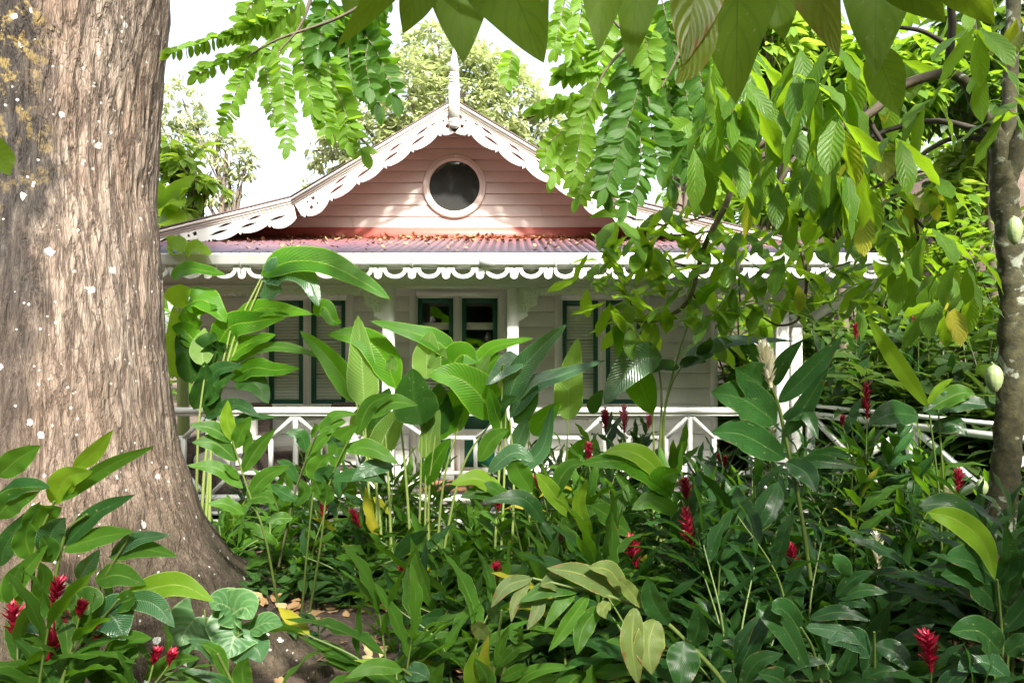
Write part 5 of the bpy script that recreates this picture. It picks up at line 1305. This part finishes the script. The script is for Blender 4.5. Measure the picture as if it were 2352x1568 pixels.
special('ginger with dark stem and folded leaves in front of the left railing', [[(640, 1300), (668, 1170), (690, 1090), (731, 986)]],
    [([(706,1040),(690,1000),(655,994)], 26, {'m': 'gingerdark'}), ([(700,1060),(740,1010),(788,980)], 22), ([(731,990),(762,975),(795,968)], 24), ([(693,1090),(720,1060),(736,1030)], 26), ([(688,1110),(660,1070),(636,1058)], 20, {'m': 'gingerdark'}), ([(685,1150),(648,1130),(620,1112)], 22, {'m': 'gingerdark'}), ([(680,1160),(700,1130),(690,1100)], 24), ([(716,1005),(725,985),(722,970)], 14),
     ([(735,985),(770,955),(820,950)], 16), ([(672,1190),(640,1190),(610,1200)], 22)], 4.8, cm='canedark')
special('pair of straight ginger canes with cupped leaves left of the veranda post', [[(690, 1440), (705, 1270), (722, 1104)], [(705, 1440), (735, 1260), (755, 1115), (800, 1010)]],
    [([(721,1104),(730,1070),(757,1042)], 42, {'k': .2}), ([(755,1115),(740,1090),(770,1072)], 34, {'m': 'gingerdark', 'k': .2}), ([(770,1075),(780,1010),(822,975)], 44, {'k': .3}), ([(783,1050),(768,1020),(762,1000)], 34, {'m': 'broadblue', 'k': .2}), ([(740,1150),(730,1120),(720,1100)], 30, {'k': .2}), ([(790,1030),(850,1030),(917,1066)], 26), ([(800,1020),(860,1040),(900,1062)], 18), ([(760,1100),(830,1090),(885,1110)], 20, {'m': 'gingerdark'}),
     ([(905,1070),(850,1075),(806,1105)], 30, {'m': 'broadblue', 'k': .4}), ([(745,1160),(752,1130),(745,1108)], 30, {'m': 'ginger', 'k': .1}), ([(820,1000),(850,930),(905,905)], 34, {'k': .3}), ([(840,960),(900,925),(960,930)], 26, {'k': .4})], 4.5)
special('long leaning ginger cane with blotched hanging leaves across the lower right of the bed', [[(1680, 1600), (1637, 1535), (1523, 1423), (1432, 1379), (1348, 1356), (1223, 1327)]],
    [([(1424,1371),(1340,1320),(1255,1304)], 34), ([(1436,1361),(1400,1310),(1350,1302)], 26), ([(1340,1350),(1265,1350),(1192,1382)], 24, {'m': 'ginger'}), ([(1223,1327),(1165,1345),(1127,1395)], 22), ([(1218,1332),(1185,1380),(1174,1428)], 16), ([(1239,1358),(1235,1400),(1210,1446)], 20), ([(1322,1358),(1285,1390),(1247,1447)], 20, {'m': 'ginger'}),
     ([(1353,1363),(1305,1430),(1260,1496)], 30, {'m': 'ginger', 'k': .1}), ([(1380,1390),(1340,1440),(1325,1503)], 36, {'m': 'ginger', 'k': .1}), ([(1458,1392),(1452,1480),(1466,1575)], 46, {'k': .05}), ([(1507,1420),(1490,1480),(1497,1548)], 54, {'k': .05}), ([(1570,1471),(1568,1520),(1562,1590)], 56, {'m': 'gingerdark', 'k': .05}), ([(1536,1434),(1500,1380),(1488,1322)], 50, {'m': 'gingerdark', 'k': .1}), ([(1590,1480),(1604,1440),(1600,1390)], 44, {'m': 'gingerdark', 'k': .1}), ([(1400,1380),(1385,1400),(1392,1420)], 14), ([(1480,1395),(1440,1350),(1420,1330)], 24), ([(1300,1345),(1270,1335),(1240,1345)], 22)], 2.8, 'gingerold', rad=(.011, .005))
special('upright young ginger shoots in front of the bare soil, lower middle', [[(1120, 1640), (1142, 1480), (1152, 1400)], [(1080, 1640), (1096, 1500)], [(1140, 1640), (1160, 1530), (1200, 1440)]],
    [([(1124,1468),(1098,1440),(1082,1432)], 30, {'m': 'gingerold', 'k': .2}), ([(1130,1560),(1112,1520),(1122,1458)], 24), ([(1140,1530),(1150,1480),(1172,1436)], 20), ([(1146,1530),(1185,1490),(1226,1486)], 18), ([(1088,1600),(1086,1540),(1090,1490)], 40, {'m': 'bright', 'k': .1}), ([(1100,1600),(1120,1560),(1090,1510)], 34), ([(1144,1430),(1130,1400),(1118,1380)], 24, {'m': 'broadblue', 'k': .3}), ([(1150,1560),(1190,1540),(1215,1532)], 18), ([(1160,1590),(1230,1540),(1325,1530)], 18), ([(1016,1600),(1000,1560),(1020,1520)], 30, {'k': .2}), ([(1170,1450),(1190,1465),(1200,1440)], 14)], 2.9)
special('low arching ginger spray over the bare soil at the bottom edge', [[(1010, 1620), (975, 1575), (925, 1535)]], [([(925,1538),(860,1530),(793,1556)], 26, {'d': 2.9}), ([(905,1535),(880,1520),(812,1516)], 12, {'m': 'bright'}), ([(945,1555),(930,1580),(880,1600)], 22), ([(930,1540),(960,1545),(990,1560)], 22, {'m': 'broadblue'})], 3.0)
special('ginger with big upturned yellow-green leaves in front of the big trunk', [[(40, 1620), (72, 1400), (82, 1260), (125, 1150)], [(90, 1640), (120, 1380), (150, 1230), (200, 1180)], [(150, 1640), (210, 1400), (250, 1310), (300, 1230)]],
    [([(168,1078),(215,1040),(260,986)], 32, {'m': 'bright', 'k': .3}), ([(125,1158),(150,1100),(213,1082)], 46, {'m': 'bright', 'k': .25}), ([(141,1150),(240,1075),(357,1023)], 30, {'k': .3}), ([(86,1236),(100,1180),(140,1164)], 62, {'k': .15}), ([(72,1283),(60,1240),(66,1195)], 52, {'k': .1}), ([(105,1279),(120,1220),(150,1187)], 50, {'m': 'broadblue', 'k': .2}), ([(148,1252),(220,1180),(312,1135)], 24, {'m': 'gingerdark'}), ([(145,1262),(225,1235),(309,1219)], 24), ([(250,1279),(330,1262),(408,1277)], 20), ([(219,1334),(270,1320),(336,1342)], 26), ([(255,1275),(310,1240),(392,1228)], 18, {'m': 'broadblue'}),
     ([(-5,1095),(40,1055),(94,1022)], 44, {'k': .3}), ([(-12,1190),(30,1150),(96,1122)], 42, {'k': .3}), ([(-10,1150),(50,1120),(116,1118)], 24, {'m': 'gingerdark'}), ([(0,1300),(20,1240),(94,1150)], 40, {'m': 'gingerdark', 'k': .2}), ([(0,1380),(40,1330),(110,1250)], 36), ([(40,1400),(30,1340),(50,1290)], 40), ([(100,1290),(110,1260),(95,1230)], 40, {'m': 'ginger'}), ([(180,1330),(200,1300),(230,1260)], 34, {'m': 'broadblue', 'k': .2}), ([(30,1440),(90,1400),(100,1350)], 34), ([(85,1390),(100,1330),(92,1290)], 34)], 2.8)
special('low ginger with one long bright leaf arching over the trunk roots', [[(110, 1640), (190, 1480), (273, 1375)]],
    [([(273,1377),(360,1348),(420,1345),(494,1382)], 30, {'m': 'bright', 'k': .45, 'd': 2.7}), ([(273,1375),(350,1385),(402,1440)], 26, {'m': 'broadblue', 'k': .4}), ([(250,1395),(300,1375),(310,1365)], 22), ([(222,1418),(258,1415),(288,1470)], 44, {'m': 'broadblue', 'k': .4}), ([(205,1440),(190,1400),(110,1392)], 34), ([(150,1400),(200,1385),(202,1412)], 34), ([(190,1450),(160,1430),(140,1500)], 42, {'m': 'gingerdark'}), ([(170,1470),(130,1480),(105,1545)], 50, {'m': 'broadblue', 'k': .3}), ([(100,1450),(60,1420),(30,1425)], 36, {'m': 'broadblue'}), ([(120,1530),(60,1480),(20,1500)], 36),
     ([(60,1540),(100,1500),(140,1440)], 34), ([(240,1500),(290,1470),(350,1465)], 20), ([(250,1520),(300,1500),(240,1560)], 20), ([(160,1560),(220,1520),(260,1540)], 22, {'m': 'gingerdark'}), ([(20,1560),(70,1530),(100,1560)], 40, {'m': 'ginger'}), ([(200,1540),(260,1560),(320,1590)], 24)], 2.7)
special('ginger shoots with serrated-looking bluish leaves at the foot of the heart-leaved plant', [[(560, 1640), (530, 1560), (500, 1500)]],
    [([(505,1530),(480,1490),(430,1468)], 24, {'m': 'broadblue'}), ([(520,1560),(500,1500),(460,1475)], 26), ([(566,1600),(556,1540),(570,1508)], 38, {'k': .1}), ([(540,1590),(500,1560),(400,1530)], 18, {'m': 'gingerdark'}), ([(500,1600),(450,1560),(370,1545)], 20), ([(330,1560),(390,1520),(460,1510)], 18), ([(300,1530),(250,1500),(240,1490)], 18)], 2.9)
special('heart-leaved plant on the roots below the big trunk', [[(500, 1640), (480, 1500), (470, 1400)], [(520, 1640), (545, 1500), (548, 1440)]],
    [([(547,1436),(535,1470),(524,1512)], 92, {'m': 'heart', 'kind': 'heart', 'k': .35}), ([(449,1418),(425,1450),(410,1484)], 78, {'m': 'heart', 'kind': 'heart', 'k': .3}), ([(535,1400),(505,1385),(485,1398)], 46, {'m': 'heart', 'kind': 'heart'}), ([(520,1420),(560,1395),(580,1420)], 52, {'m': 'heart', 'kind': 'heart'}), ([(560,1480),(590,1490),(600,1520)], 40, {'m': 'broadblue', 'kind': 'heart'}), ([(440,1460),(470,1470),(480,1500)], 44, {'m': 'heart', 'kind': 'heart'}), ([(570,1450),(610,1430),(650,1435)], 24)], 3.0, 'heart', 'anthurium_plant', 'anthurium', rad=(.005, .003), cm='petiole', wave=.05, fold=.08)
special('ginger with one long glowing blade rising left of the cacao trunk', [[(2165, 1330), (2158, 1150), (2135, 950)], [(2185, 1330), (2170, 1150), (2155, 940)]],
    [([(2132,936),(2080,860),(2030,785),(1992,722)], 36, {'m': 'bright', 'k': .1, 'wave': .04, 'fold': .12}), ([(2128,930),(2160,890),(2190,868)], 14, {'m': 'bright'}), ([(2120,945),(2190,925),(2290,930)], 30, {'m': 'gingerdark'}), ([(2110,955),(2050,950),(1995,975)], 30, {'m': 'gingerdark'}), ([(2130,940),(2200,905),(2240,905)], 30, {'m': 'ginger'}), ([(2140,990),(2190,975),(2220,1000)], 28, {'m': 'gingerdark'})], 4.4)
special('ginger with a big yellow-green arching leaf in front of the cacao foot', [[(2310, 1640), (2300, 1450), (2290, 1330)]],
    [([(2130,1175),(2200,1195),(2260,1250),(2285,1330)], 50, {'m': 'bright', 'k': .3}), ([(2110,1160),(2200,1170),(2290,1300)], 40, {'m': 'gingerdark', 'd': 3.1}), ([(2290,1330),(2230,1290),(2170,1280)], 36), ([(2300,1400),(2230,1330),(2160,1320)], 36), ([(2300,1450),(2350,1400),(2380,1330)], 36), ([(2300,1500),(2250,1450),(2180,1450)], 34), ([(2310,1380),(2330,1300),(2380,1250)], 34), ([(2320,1560),(2260,1520),(2200,1540)], 36, {'m': 'broadblue'}), ([(2310,1500),(2350,1480),(2380,1500)], 34), ([(2290,1340),(2320,1290),(2310,1200)], 36)], 3.0, 'gingerdark')
special('ginger with a long glossy dark leaf sloping down at the bottom right', [[(1900, 1640), (1870, 1500), (1840, 1440)], [(2010, 1640), (2008, 1450)]],
    [([(1740,1395),(1800,1440),(1870,1570)], 48, {'m': 'gingerdark', 'k': .3}), ([(1860,1420),(1930,1405),(2000,1425)], 24), ([(1850,1440),(1920,1450),(1980,1480)], 26, {'m': 'broadblue'}), ([(1840,1450),(1800,1400),(1770,1400)], 30), ([(2000,1500),(1960,1470),(1900,1475)], 30, {'m': 'broadblue'}), ([(2010,1480),(2060,1500),(2085,1540)], 36), ([(1930,1330),(1925,1300),(1910,1290)], 30), ([(1920,1370),(1960,1330),(2010,1310)], 24), ([(1925,1375),(1980,1355),(2040,1360)], 20), ([(1925,1385),(1960,1380),(2000,1392)], 20), ([(1780,1560),(1820,1520),(1900,1520)], 28), ([(1700,1580),(1740,1520),(1800,1500)], 30), ([(1980,1560),(2040,1540),(2100,1580)], 34), ([(1820,1600),(1790,1560),(1740,1545)], 30)], 3.0, 'gingerdark')

# ---------------- broad-leaved plants (heliconia) in the middle
HG = 'broad-leaved heliconias in the middle of the bed'
special('broad-leaved heliconia with bright arching leaves in front of the left window and post', [[(945, 1290), (935, 1130), (923, 1000), (911, 893)], [(880, 1290), (868, 1150), (850, 1060), (818, 924)], [(870, 1290), (865, 1180), (867, 1042)], [(900, 1290), (892, 1100), (885, 1000)], [(862, 1290), (845, 1100), (837, 930)]],
    [([(911,893),(880,820),(830,775),(751,768)], 52, {'k': .35}), ([(818,924),(790,870),(745,810),(689,760)], 42, {'k': .25}), ([(837,935),(832,846),(822,724)], 58, {'m': 'broadlight', 'k': .05}), ([(867,1042),(892,985),(935,925)], 52, {'m': 'broadlight', 'k': .1}), ([(860,990),(872,940),(895,890)], 46, {'m': 'broaddark', 'k': .1}), ([(895,860),(900,830),(895,815)], 22, {'m': 'broadlight', 'k': .1}), ([(905,960),(860,1000),(850,1080)], 40, {'m': 'broadlight', 'k': .05, 'd': 5.9}), ([(828,1000),(830,960),(842,920)], 40, {'m': 'broadlight', 'd': 5.9, 'k': .05})],
    5.3, 'broad', 'heliconia_plant', 'heliconia', rad=(.013, .006), cm='petiole', kind='broad', wave=.04, grp=HG)
special('broad-leaved heliconia with dark heavy leaves in front of the door', [[(960, 1310), (965, 1150), (969, 971)], [(985, 1310), (985, 1140), (1000, 1000)], [(1000, 1310), (1020, 1100), (1060, 960)], [(975, 1310), (978, 1100), (979, 960)], [(1010, 1310), (1060, 1080), (1131, 964)]],
    [([(1044,821),(1005,785),(946,763),(850,737)], 32, {'m': 'broad', 'k': .5}), ([(979,870),(982,810),(990,760)], 54, {'m': 'broadlight', 'k': .05}), ([(1000,850),(1008,820),(1023,800)], 36, {'m': 'broadlight', 'k': .05}), ([(969,975),(950,910),(949,846)], 84, {'m': 'broaddark', 'k': .1, 'd': 5.0}), ([(1131,964),(1105,910),(1050,866),(984,862)], 66, {'k': .35, 'd': 5.0}), ([(1026,860),(1060,815),(1097,832)], 50, {'k': .35}),
     ([(1000,1000),(1005,940),(1010,880)], 66, {'m': 'broaddark', 'k': .05}), ([(1096,854),(1126,802),(1225,776)], 24), ([(1103,868),(1130,832),(1155,818)], 22), ([(1096,870),(1110,840),(1125,815)], 26, {'m': 'broadlight'}), ([(1010,1010),(1040,930),(1045,880)], 44, {'m': 'broad'}), ([(1030,990),(1060,950),(1085,925)], 34, {'m': 'broad'}), ([(985,1060),(990,1000),(1010,940)], 40, {'m': 'broadlight'}), ([(975,1110),(1000,1060),(1035,1005)], 34, {'m': 'broad'})],
    5.2, 'broad', 'heliconia_plant', 'heliconia', rad=(.012, .006), cm='petiole', kind='broad', wave=.04, grp=HG)
special('broad-leaved heliconia with long twisted bluish blades right of the second post', [[(1150, 1290), (1158, 1100), (1162, 931)], [(1175, 1290), (1180, 1100), (1171, 960)], [(1135, 1290), (1148, 1050), (1154, 880)], [(1210, 1290), (1225, 1080), (1250, 990)]],
    [([(1162,935),(1190,860),(1240,800),(1302,744)], 44, {'m': 'broadblue', 'k': .3}), ([(1197,821),(1165,840),(1117,884)], 30, {'m': 'broadblue', 'k': .5}), ([(1171,960),(1220,890),(1290,862),(1391,827)], 26, {'m': 'broadblue', 'k': .6}), ([(1166,1008),(1140,950),(1122,889)], 34, {'k': .2}), ([(1180,970),(1215,930),(1235,885)], 32, {'m': 'broaddark'}), ([(1225,1000),(1250,960),(1285,925)], 44, {'m': 'broad', 'k': .15}), ([(1152,905),(1152,860),(1154,835)], 7, {'m': 'bright'}), ([(1130,960),(1150,930),(1185,910)], 30, {'m': 'broaddark'}), ([(1239,1015),(1260,970),(1292,928)], 9, {'m': 'bright'}), ([(1100,1060),(1130,1010),(1170,985)], 34, {'m': 'ginger', 'kind': 'ginger'}), ([(1180,1040),(1200,990),(1210,960)], 30, {'m': 'broadblue'}), ([(1190,1080),(1245,1030),(1270,930)], 30, {'m': 'broadblue'})],
    5.0, 'broad', 'heliconia_plant', 'heliconia', rad=(.011, .006), cm='petiole', kind='broad', wave=.05, grp=HG)
special('single upright paddle leaf heliconia left of the right window', [[(1295, 1290), (1300, 1100), (1305, 960)]], [([(1305,966),(1308,877),(1328,777)], 54, {'m': 'broadlight', 'k': .05, 'wave': .03}), ([(1300,1080),(1330,1030),(1350,1010)], 24, {'m': 'broad'})], 5.2, 'broad', 'heliconia_plant', 'heliconia', rad=(.010, .005), cm='petiole', kind='broad', grp=HG)
special('tall heliconia with crossing paddle leaves in front of the right window', [[(1520, 1300), (1512, 1100), (1518, 983), (1519, 900), (1511, 835), (1505, 815)], [(1525, 1300), (1522, 1000), (1545, 860), (1581, 744), (1600, 700)], [(1530, 1300), (1524, 990), (1540, 890), (1567, 840)], [(1500, 1300), (1502, 1050), (1499, 950)]],
    [([(1499,952),(1462,860),(1440,800),(1408,744)], 60, {'m': 'broad', 'k': .05, 'wave': .02}), ([(1520,820),(1470,825),(1425,870),(1388,928)], 54, {'m': 'broadblue', 'k': .35, 'd': 4.9, 'wave': .03}), ([(1562,845),(1620,810),(1690,785),(1824,783)], 26, {'m': 'broadblue', 'k': .6}), ([(1560,838),(1590,828),(1623,831)], 14, {'m': 'broaddark'}), ([(1560,842),(1520,840),(1494,856)], 14, {'m': 'broaddark'}), ([(1600,702),(1620,670),(1660,650)], 22, {'m': 'broad'}), ([(1600,815),(1625,795),(1633,775)], 20, {'m': 'broaddark'}), ([(1355,948),(1370,920),(1385,895)], 24, {'m': 'broaddark'})],
    5.1, 'broad', 'heliconia_plant', 'heliconia', rad=(.012, .006), cm='petiole', kind='broad', grp=HG, wave=.03)
special('tall heliconia arching right in front of the left window, beside the big trunk', [[(470, 1230), (490, 990), (540, 770), (599, 640)], [(460, 1230), (480, 1000), (545, 790), (603, 645)], [(450, 1230), (455, 1000), (470, 860)], [(480, 1230), (490, 950), (529, 760)]],
    [([(599,634),(660,602),(740,604),(820,640),(897,688)], 36, {'m': 'broad', 'k': .45, 'wave': .05}), ([(603,645),(650,622),(700,635),(733,705)], 40, {'m': 'broadblue', 'k': .45}), ([(529,748),(590,710),(650,712),(720,722)], 26, {'k': .4}), ([(720,722),(745,705),(765,735),(785,742)], 24, {'k': .4}), ([(494,800),(530,750),(590,738),(665,722)], 44, {'m': 'broad', 'k': .35}), ([(521,822),(570,790),(634,768)], 22), ([(529,838),(600,800),(680,802),(747,826)], 16, {'m': 'ginger', 'kind': 'ginger'}), ([(529,872),(580,845),(630,850),(689,846)], 26, {'m': 'broad'}), ([(540,874),(585,880),(617,926)], 30, {'m': 'broaddark'}), ([(470,752),(464,800),(468,843)], 42, {'m': 'broadlight', 'k': .05, 'kind': 'cacao'}),
     ([(398,702),(415,675),(438,662)], 40, {'m': 'bright', 'k': .2}), ([(408,870),(402,780),(400,700)], 34, {'m': 'bright', 'k': .1}), ([(440,880),(430,820),(405,770)], 44, {'m': 'broaddark', 'k': .2}), ([(450,860),(480,790),(500,770)], 34, {'m': 'broaddark'}), ([(430,760),(450,715),(500,705)], 30, {'m': 'broad'}), ([(460,900),(500,850),(560,840)], 26, {'m': 'gingerdark', 'kind': 'ginger'}), ([(455,930),(500,880),(540,860)], 30, {'m': 'broaddark'}), ([(445,940),(470,880),(470,830)], 38, {'m': 'broaddark', 'k': .1}), ([(430,700),(470,690),(520,740)], 30, {'m': 'broad'}), ([(480,960),(490,920),(480,880)], 30, {'m': 'broaddark'}),
     ([(385,575),(405,562),(418,582)], 22, {'m': 'bright', 'd': 6.3}), ([(425,582),(450,570),(486,584)], 18, {'m': 'bright', 'd': 6.3}), ([(392,635),(440,618),(520,632)], 18, {'m': 'broad'}), ([(600,690),(640,650),(655,640)], 20, {'m': 'broadblue'}), ([(520,1000),(560,960),(640,958)], 16, {'m': 'gingerdark', 'kind': 'ginger'}), ([(470,960),(540,930),(600,960)], 20, {'m': 'gingerdark', 'kind': 'ginger'}), ([(460,800),(425,760),(395,750)], 36, {'m': 'broad', 'k': .2}), ([(455,840),(500,800),(520,790)], 30, {'m': 'broaddark', 'k': .2})],
    5.4, 'broad', 'heliconia_plant', 'heliconia', rad=(.013, .007), cm='petiole', kind='broad', grp=HG)
special('young banana-like plant with bright blades seen between corner board and corner post', [[(1750, 1150), (1752, 900), (1755, 780)]], [([(1752,790),(1735,740),(1700,704)], 30, {'m': 'bright', 'k': .1}), ([(1755,790),(1765,740),(1790,720)], 30, {'m': 'bright', 'k': .1}), ([(1750,830),(1720,800),(1690,800)], 24), ([(1755,850),(1780,800),(1800,800)], 26), ([(1750,900),(1710,860),(1670,870)], 26), ([(1750,950),(1790,900),(1800,880)], 26)], 9.2, 'broad', 'banana_plant', 'banana plant', cm='petiole', kind='broad', rad=(.02, .01))

# medium centre gingers leaf by leaf: bright arcs over the dark mass
special('ginger with two wide bright leaves arching left in the very middle of the bed', [[(1260, 1480), (1215, 1330), (1175, 1170)], [(1310, 1480), (1270, 1300), (1230, 1200)]],
    [([(1160,1145),(1100,1100),(1034,1112)], 26, {'m': 'bright', 'k': .5}), ([(1170,1150),(1110,1130),(1056,1142)], 26), ([(1180,1155),(1130,1120),(1090,1130)], 20, {'m': 'ginger'}), ([(1222,1130),(1190,1080),(1180,1050)], 50, {'k': .2}), ([(1312,1190),(1260,1120),(1230,1085)], 34, {'m': 'bright', 'k': .3}), ([(1250,1200),(1200,1145),(1110,1150)], 30, {'m': 'gingerdark'}), ([(1290,1210),(1330,1180),(1380,1170)], 34), ([(1120,1085),(1180,1040),(1230,1060)], 26, {'m': 'broadblue'}), ([(1260,1160),(1300,1080),(1345,1060)], 30)], 4.3)
special('ginger with long leaves arching left across the middle, right of the crimson bud', [[(1640, 1480), (1600, 1300), (1560, 1130)]],
    [([(1545,1140),(1480,1080),(1420,1058),(1330,1065)], 40, {'m': 'broad', 'k': .5}), ([(1530,1110),(1490,1060),(1440,1035),(1385,1040)], 36, {'m': 'bright', 'k': .45}), ([(1535,1140),(1520,1100),(1560,1080)], 60, {'m': 'broad', 'k': .15}), ([(1558,1180),(1500,1150),(1450,1170)], 30, {'m': 'ginger'}), ([(1360,1230),(1330,1160),(1350,1100)], 30, {'m': 'bright', 'k': .1, 'd': 4.2}), ([(1450,1230),(1390,1180),(1355,1160)], 34), ([(1570,1260),(1560,1200),(1600,1150)], 32, {'m': 'gingerdark'}), ([(1575,1215),(1640,1170),(1700,1160)], 30, {'m': 'gingerdark'})], 4.1)

# ================================================================== LOW COVER AND FALLEN LEAVES
lo = MB(); n = 0
while n < 620:
    d = rng.uniform(3.3, 6.7); u = rng.uniform(380, 2420); x = (u-CU)/F*d
    if -1.65 < x < -.45 and 2.9 < d < 4.55 and rng.random() < .97: continue
    if x < -1.8 and d < 4.6: continue
    if x > 2.9+(7-d)*.38 and d > 3.8 and False: continue
    n += 1; k = rng.integers(5, 10); az = rng.uniform(0, 6.28, k); z0 = float(gz(x, d)); h = rng.uniform(.02, .22)
    dr = np.stack([np.cos(az), np.sin(az), rng.uniform(.2, 1.1, k)], -1)
    scatter(lo, T_low, np.tile([x, d, z0+h*.6], (k, 1))+rng.normal(0, .03, (k, 3)), dr, rng.uniform(.13, .27)*rng.uniform(.8, 1.1, k), r=np.full(k, rng.random()))
    lo.tube([(x, d, z0-.02), (x, d, z0+h)], .004, 4)
tag(lo.build('ground_cover', M['low']), 'low glossy green ground cover between the gingers', 'ground cover', kind='stuff')
def dry(u, v, L, lab='pale yellow leaf fallen on the bare soil', grp='leaves fallen on the soil', z=None, d=None):
    dd = d or EYE*F/(v-HV); p = P(u, v, dd); q = MB()
    a = rng.uniform(0, 6.28); T_, fc, uv = T_dry[rng.integers(0, 6)]
    A = frame(np.array([math.cos(a), math.sin(a), .08]), np.array([rng.normal(0, .15), rng.normal(0, .15), 1.0]))
    o = MB(); o.add((T_@A.T)*L, fc, uv=uv, r=rng.random()); ob = o.build('fallen_leaf', M['fallen'] if rng.random() < .7 else M['litter'], smooth=True)
    ob.location = (p[0], p[1], (float(gz(p[0], p[1]))+.02) if z is None else z); tag(ob, lab, 'fallen leaf', grp)
for u, v in ((865,1467),(885,1497),(855,1515),(962,1494),(995,1440),(865,1522),(935,1452),(905,1435),(820,1555),(950,1530),(900,1560),(870,1470),(960,1470),(985,1500),(930,1500),(1010,1520),(1000,1560),(1030,1480)):
    dry(u+rng.uniform(-6, 6), v, rng.uniform(.05, .11))
for u, v, d in ((655,1400,3.95),(672,1408,3.93),(600,1372,3.95),(755,1500,3.7),(770,1510,3.65)):
    p = P(u, v, d); dry(u, v, .11, 'pale leaf lying on the bark of the spreading root', 'leaves on the root', z=p[2]+.0, d=d)
# scattered litter in the shade of the bed
lt = MB(); n = 2600; d = rng.uniform(3.2, 6.6, n); u = rng.uniform(380, 2420, n); x = (u-CU)/F*d
keep = ~((x > -1.6) & (x < -.5) & (d < 4.4)) | (rng.random(n) < .12); x, d = x[keep], d[keep]; n = len(x)
scatter(lt, T_dry, np.stack([x, d, gz(x, d)+.018], -1), rng.normal(0, 1, (n, 3))*[1, 1, .1], rng.uniform(.04, .12, n))
tag(lt.build('leaf_litter', M['litter']), 'brown leaf litter strewn on the soil under the gingers', 'leaf litter', kind='stuff')
# dead upright stalks
# ================================================================== CAMERA AND LIGHT
cam = bpy.data.objects.new('camera', bpy.data.cameras.new('camera')); COL.objects.link(cam)
cam.location = (0, 0, EYE); cam.rotation_euler = (R(90), 0, 0)
cam.data.sensor_width = 36; cam.data.lens = 36*F/2352; cam.data.shift_y = (HV-784)/2352; cam.data.clip_end = 600; cam.data.clip_start = .05
cam.data.dof.use_dof = True; cam.data.dof.focus_distance = 6.0; cam.data.dof.aperture_fstop = 11
scene.camera = cam
w = bpy.data.worlds.new('World'); scene.world = w; w.use_nodes = True; nt = w.node_tree
bg = nt.nodes['Background']; sk = nt.nodes.new('ShaderNodeTexSky'); sk.sky_type = 'NISHITA'; sk.sun_disc = False
sk.sun_elevation = R(SUN_EL); sk.sun_rotation = R(SUN_AZ); sk.dust_density = 4; sk.air_density = 1.0; sk.ozone_density = .6
hs = nt.nodes.new('ShaderNodeHueSaturation'); hs.inputs['Saturation'].default_value = .45
nt.links.new(sk.outputs[0], hs.inputs['Color']); nt.links.new(hs.outputs[0], bg.inputs[0]); bg.inputs[1].default_value = SKY
sun = bpy.data.objects.new('sun', bpy.data.lights.new('sun', 'SUN')); COL.objects.link(sun)
sun.data.energy = SUN; sun.data.angle = R(SUN_ANG); sun.data.color = (1, .95, .87)
# sun_rotation turns clockwise seen from above, from +Y
sd = Vector((math.sin(R(SUN_AZ))*math.cos(R(SUN_EL)), math.cos(R(SUN_AZ))*math.cos(R(SUN_EL)), math.sin(R(SUN_EL))))
sun.rotation_euler = (-sd).to_track_quat('-Z', 'Y').to_euler()
scene.view_settings.view_transform = 'Standard'; scene.view_settings.look = 'None'; scene.view_settings.exposure = EXPO; scene.view_settings.gamma = 1
scene.render.engine = 'CYCLES'; scene.cycles.use_denoising = True; scene.cycles.max_bounces = 9; scene.cycles.diffuse_bounces = 4; scene.cycles.transmission_bounces = 6; scene.cycles.transparent_max_bounces = 12; scene.cycles.caustics_reflective = False; scene.cycles.caustics_refractive = False
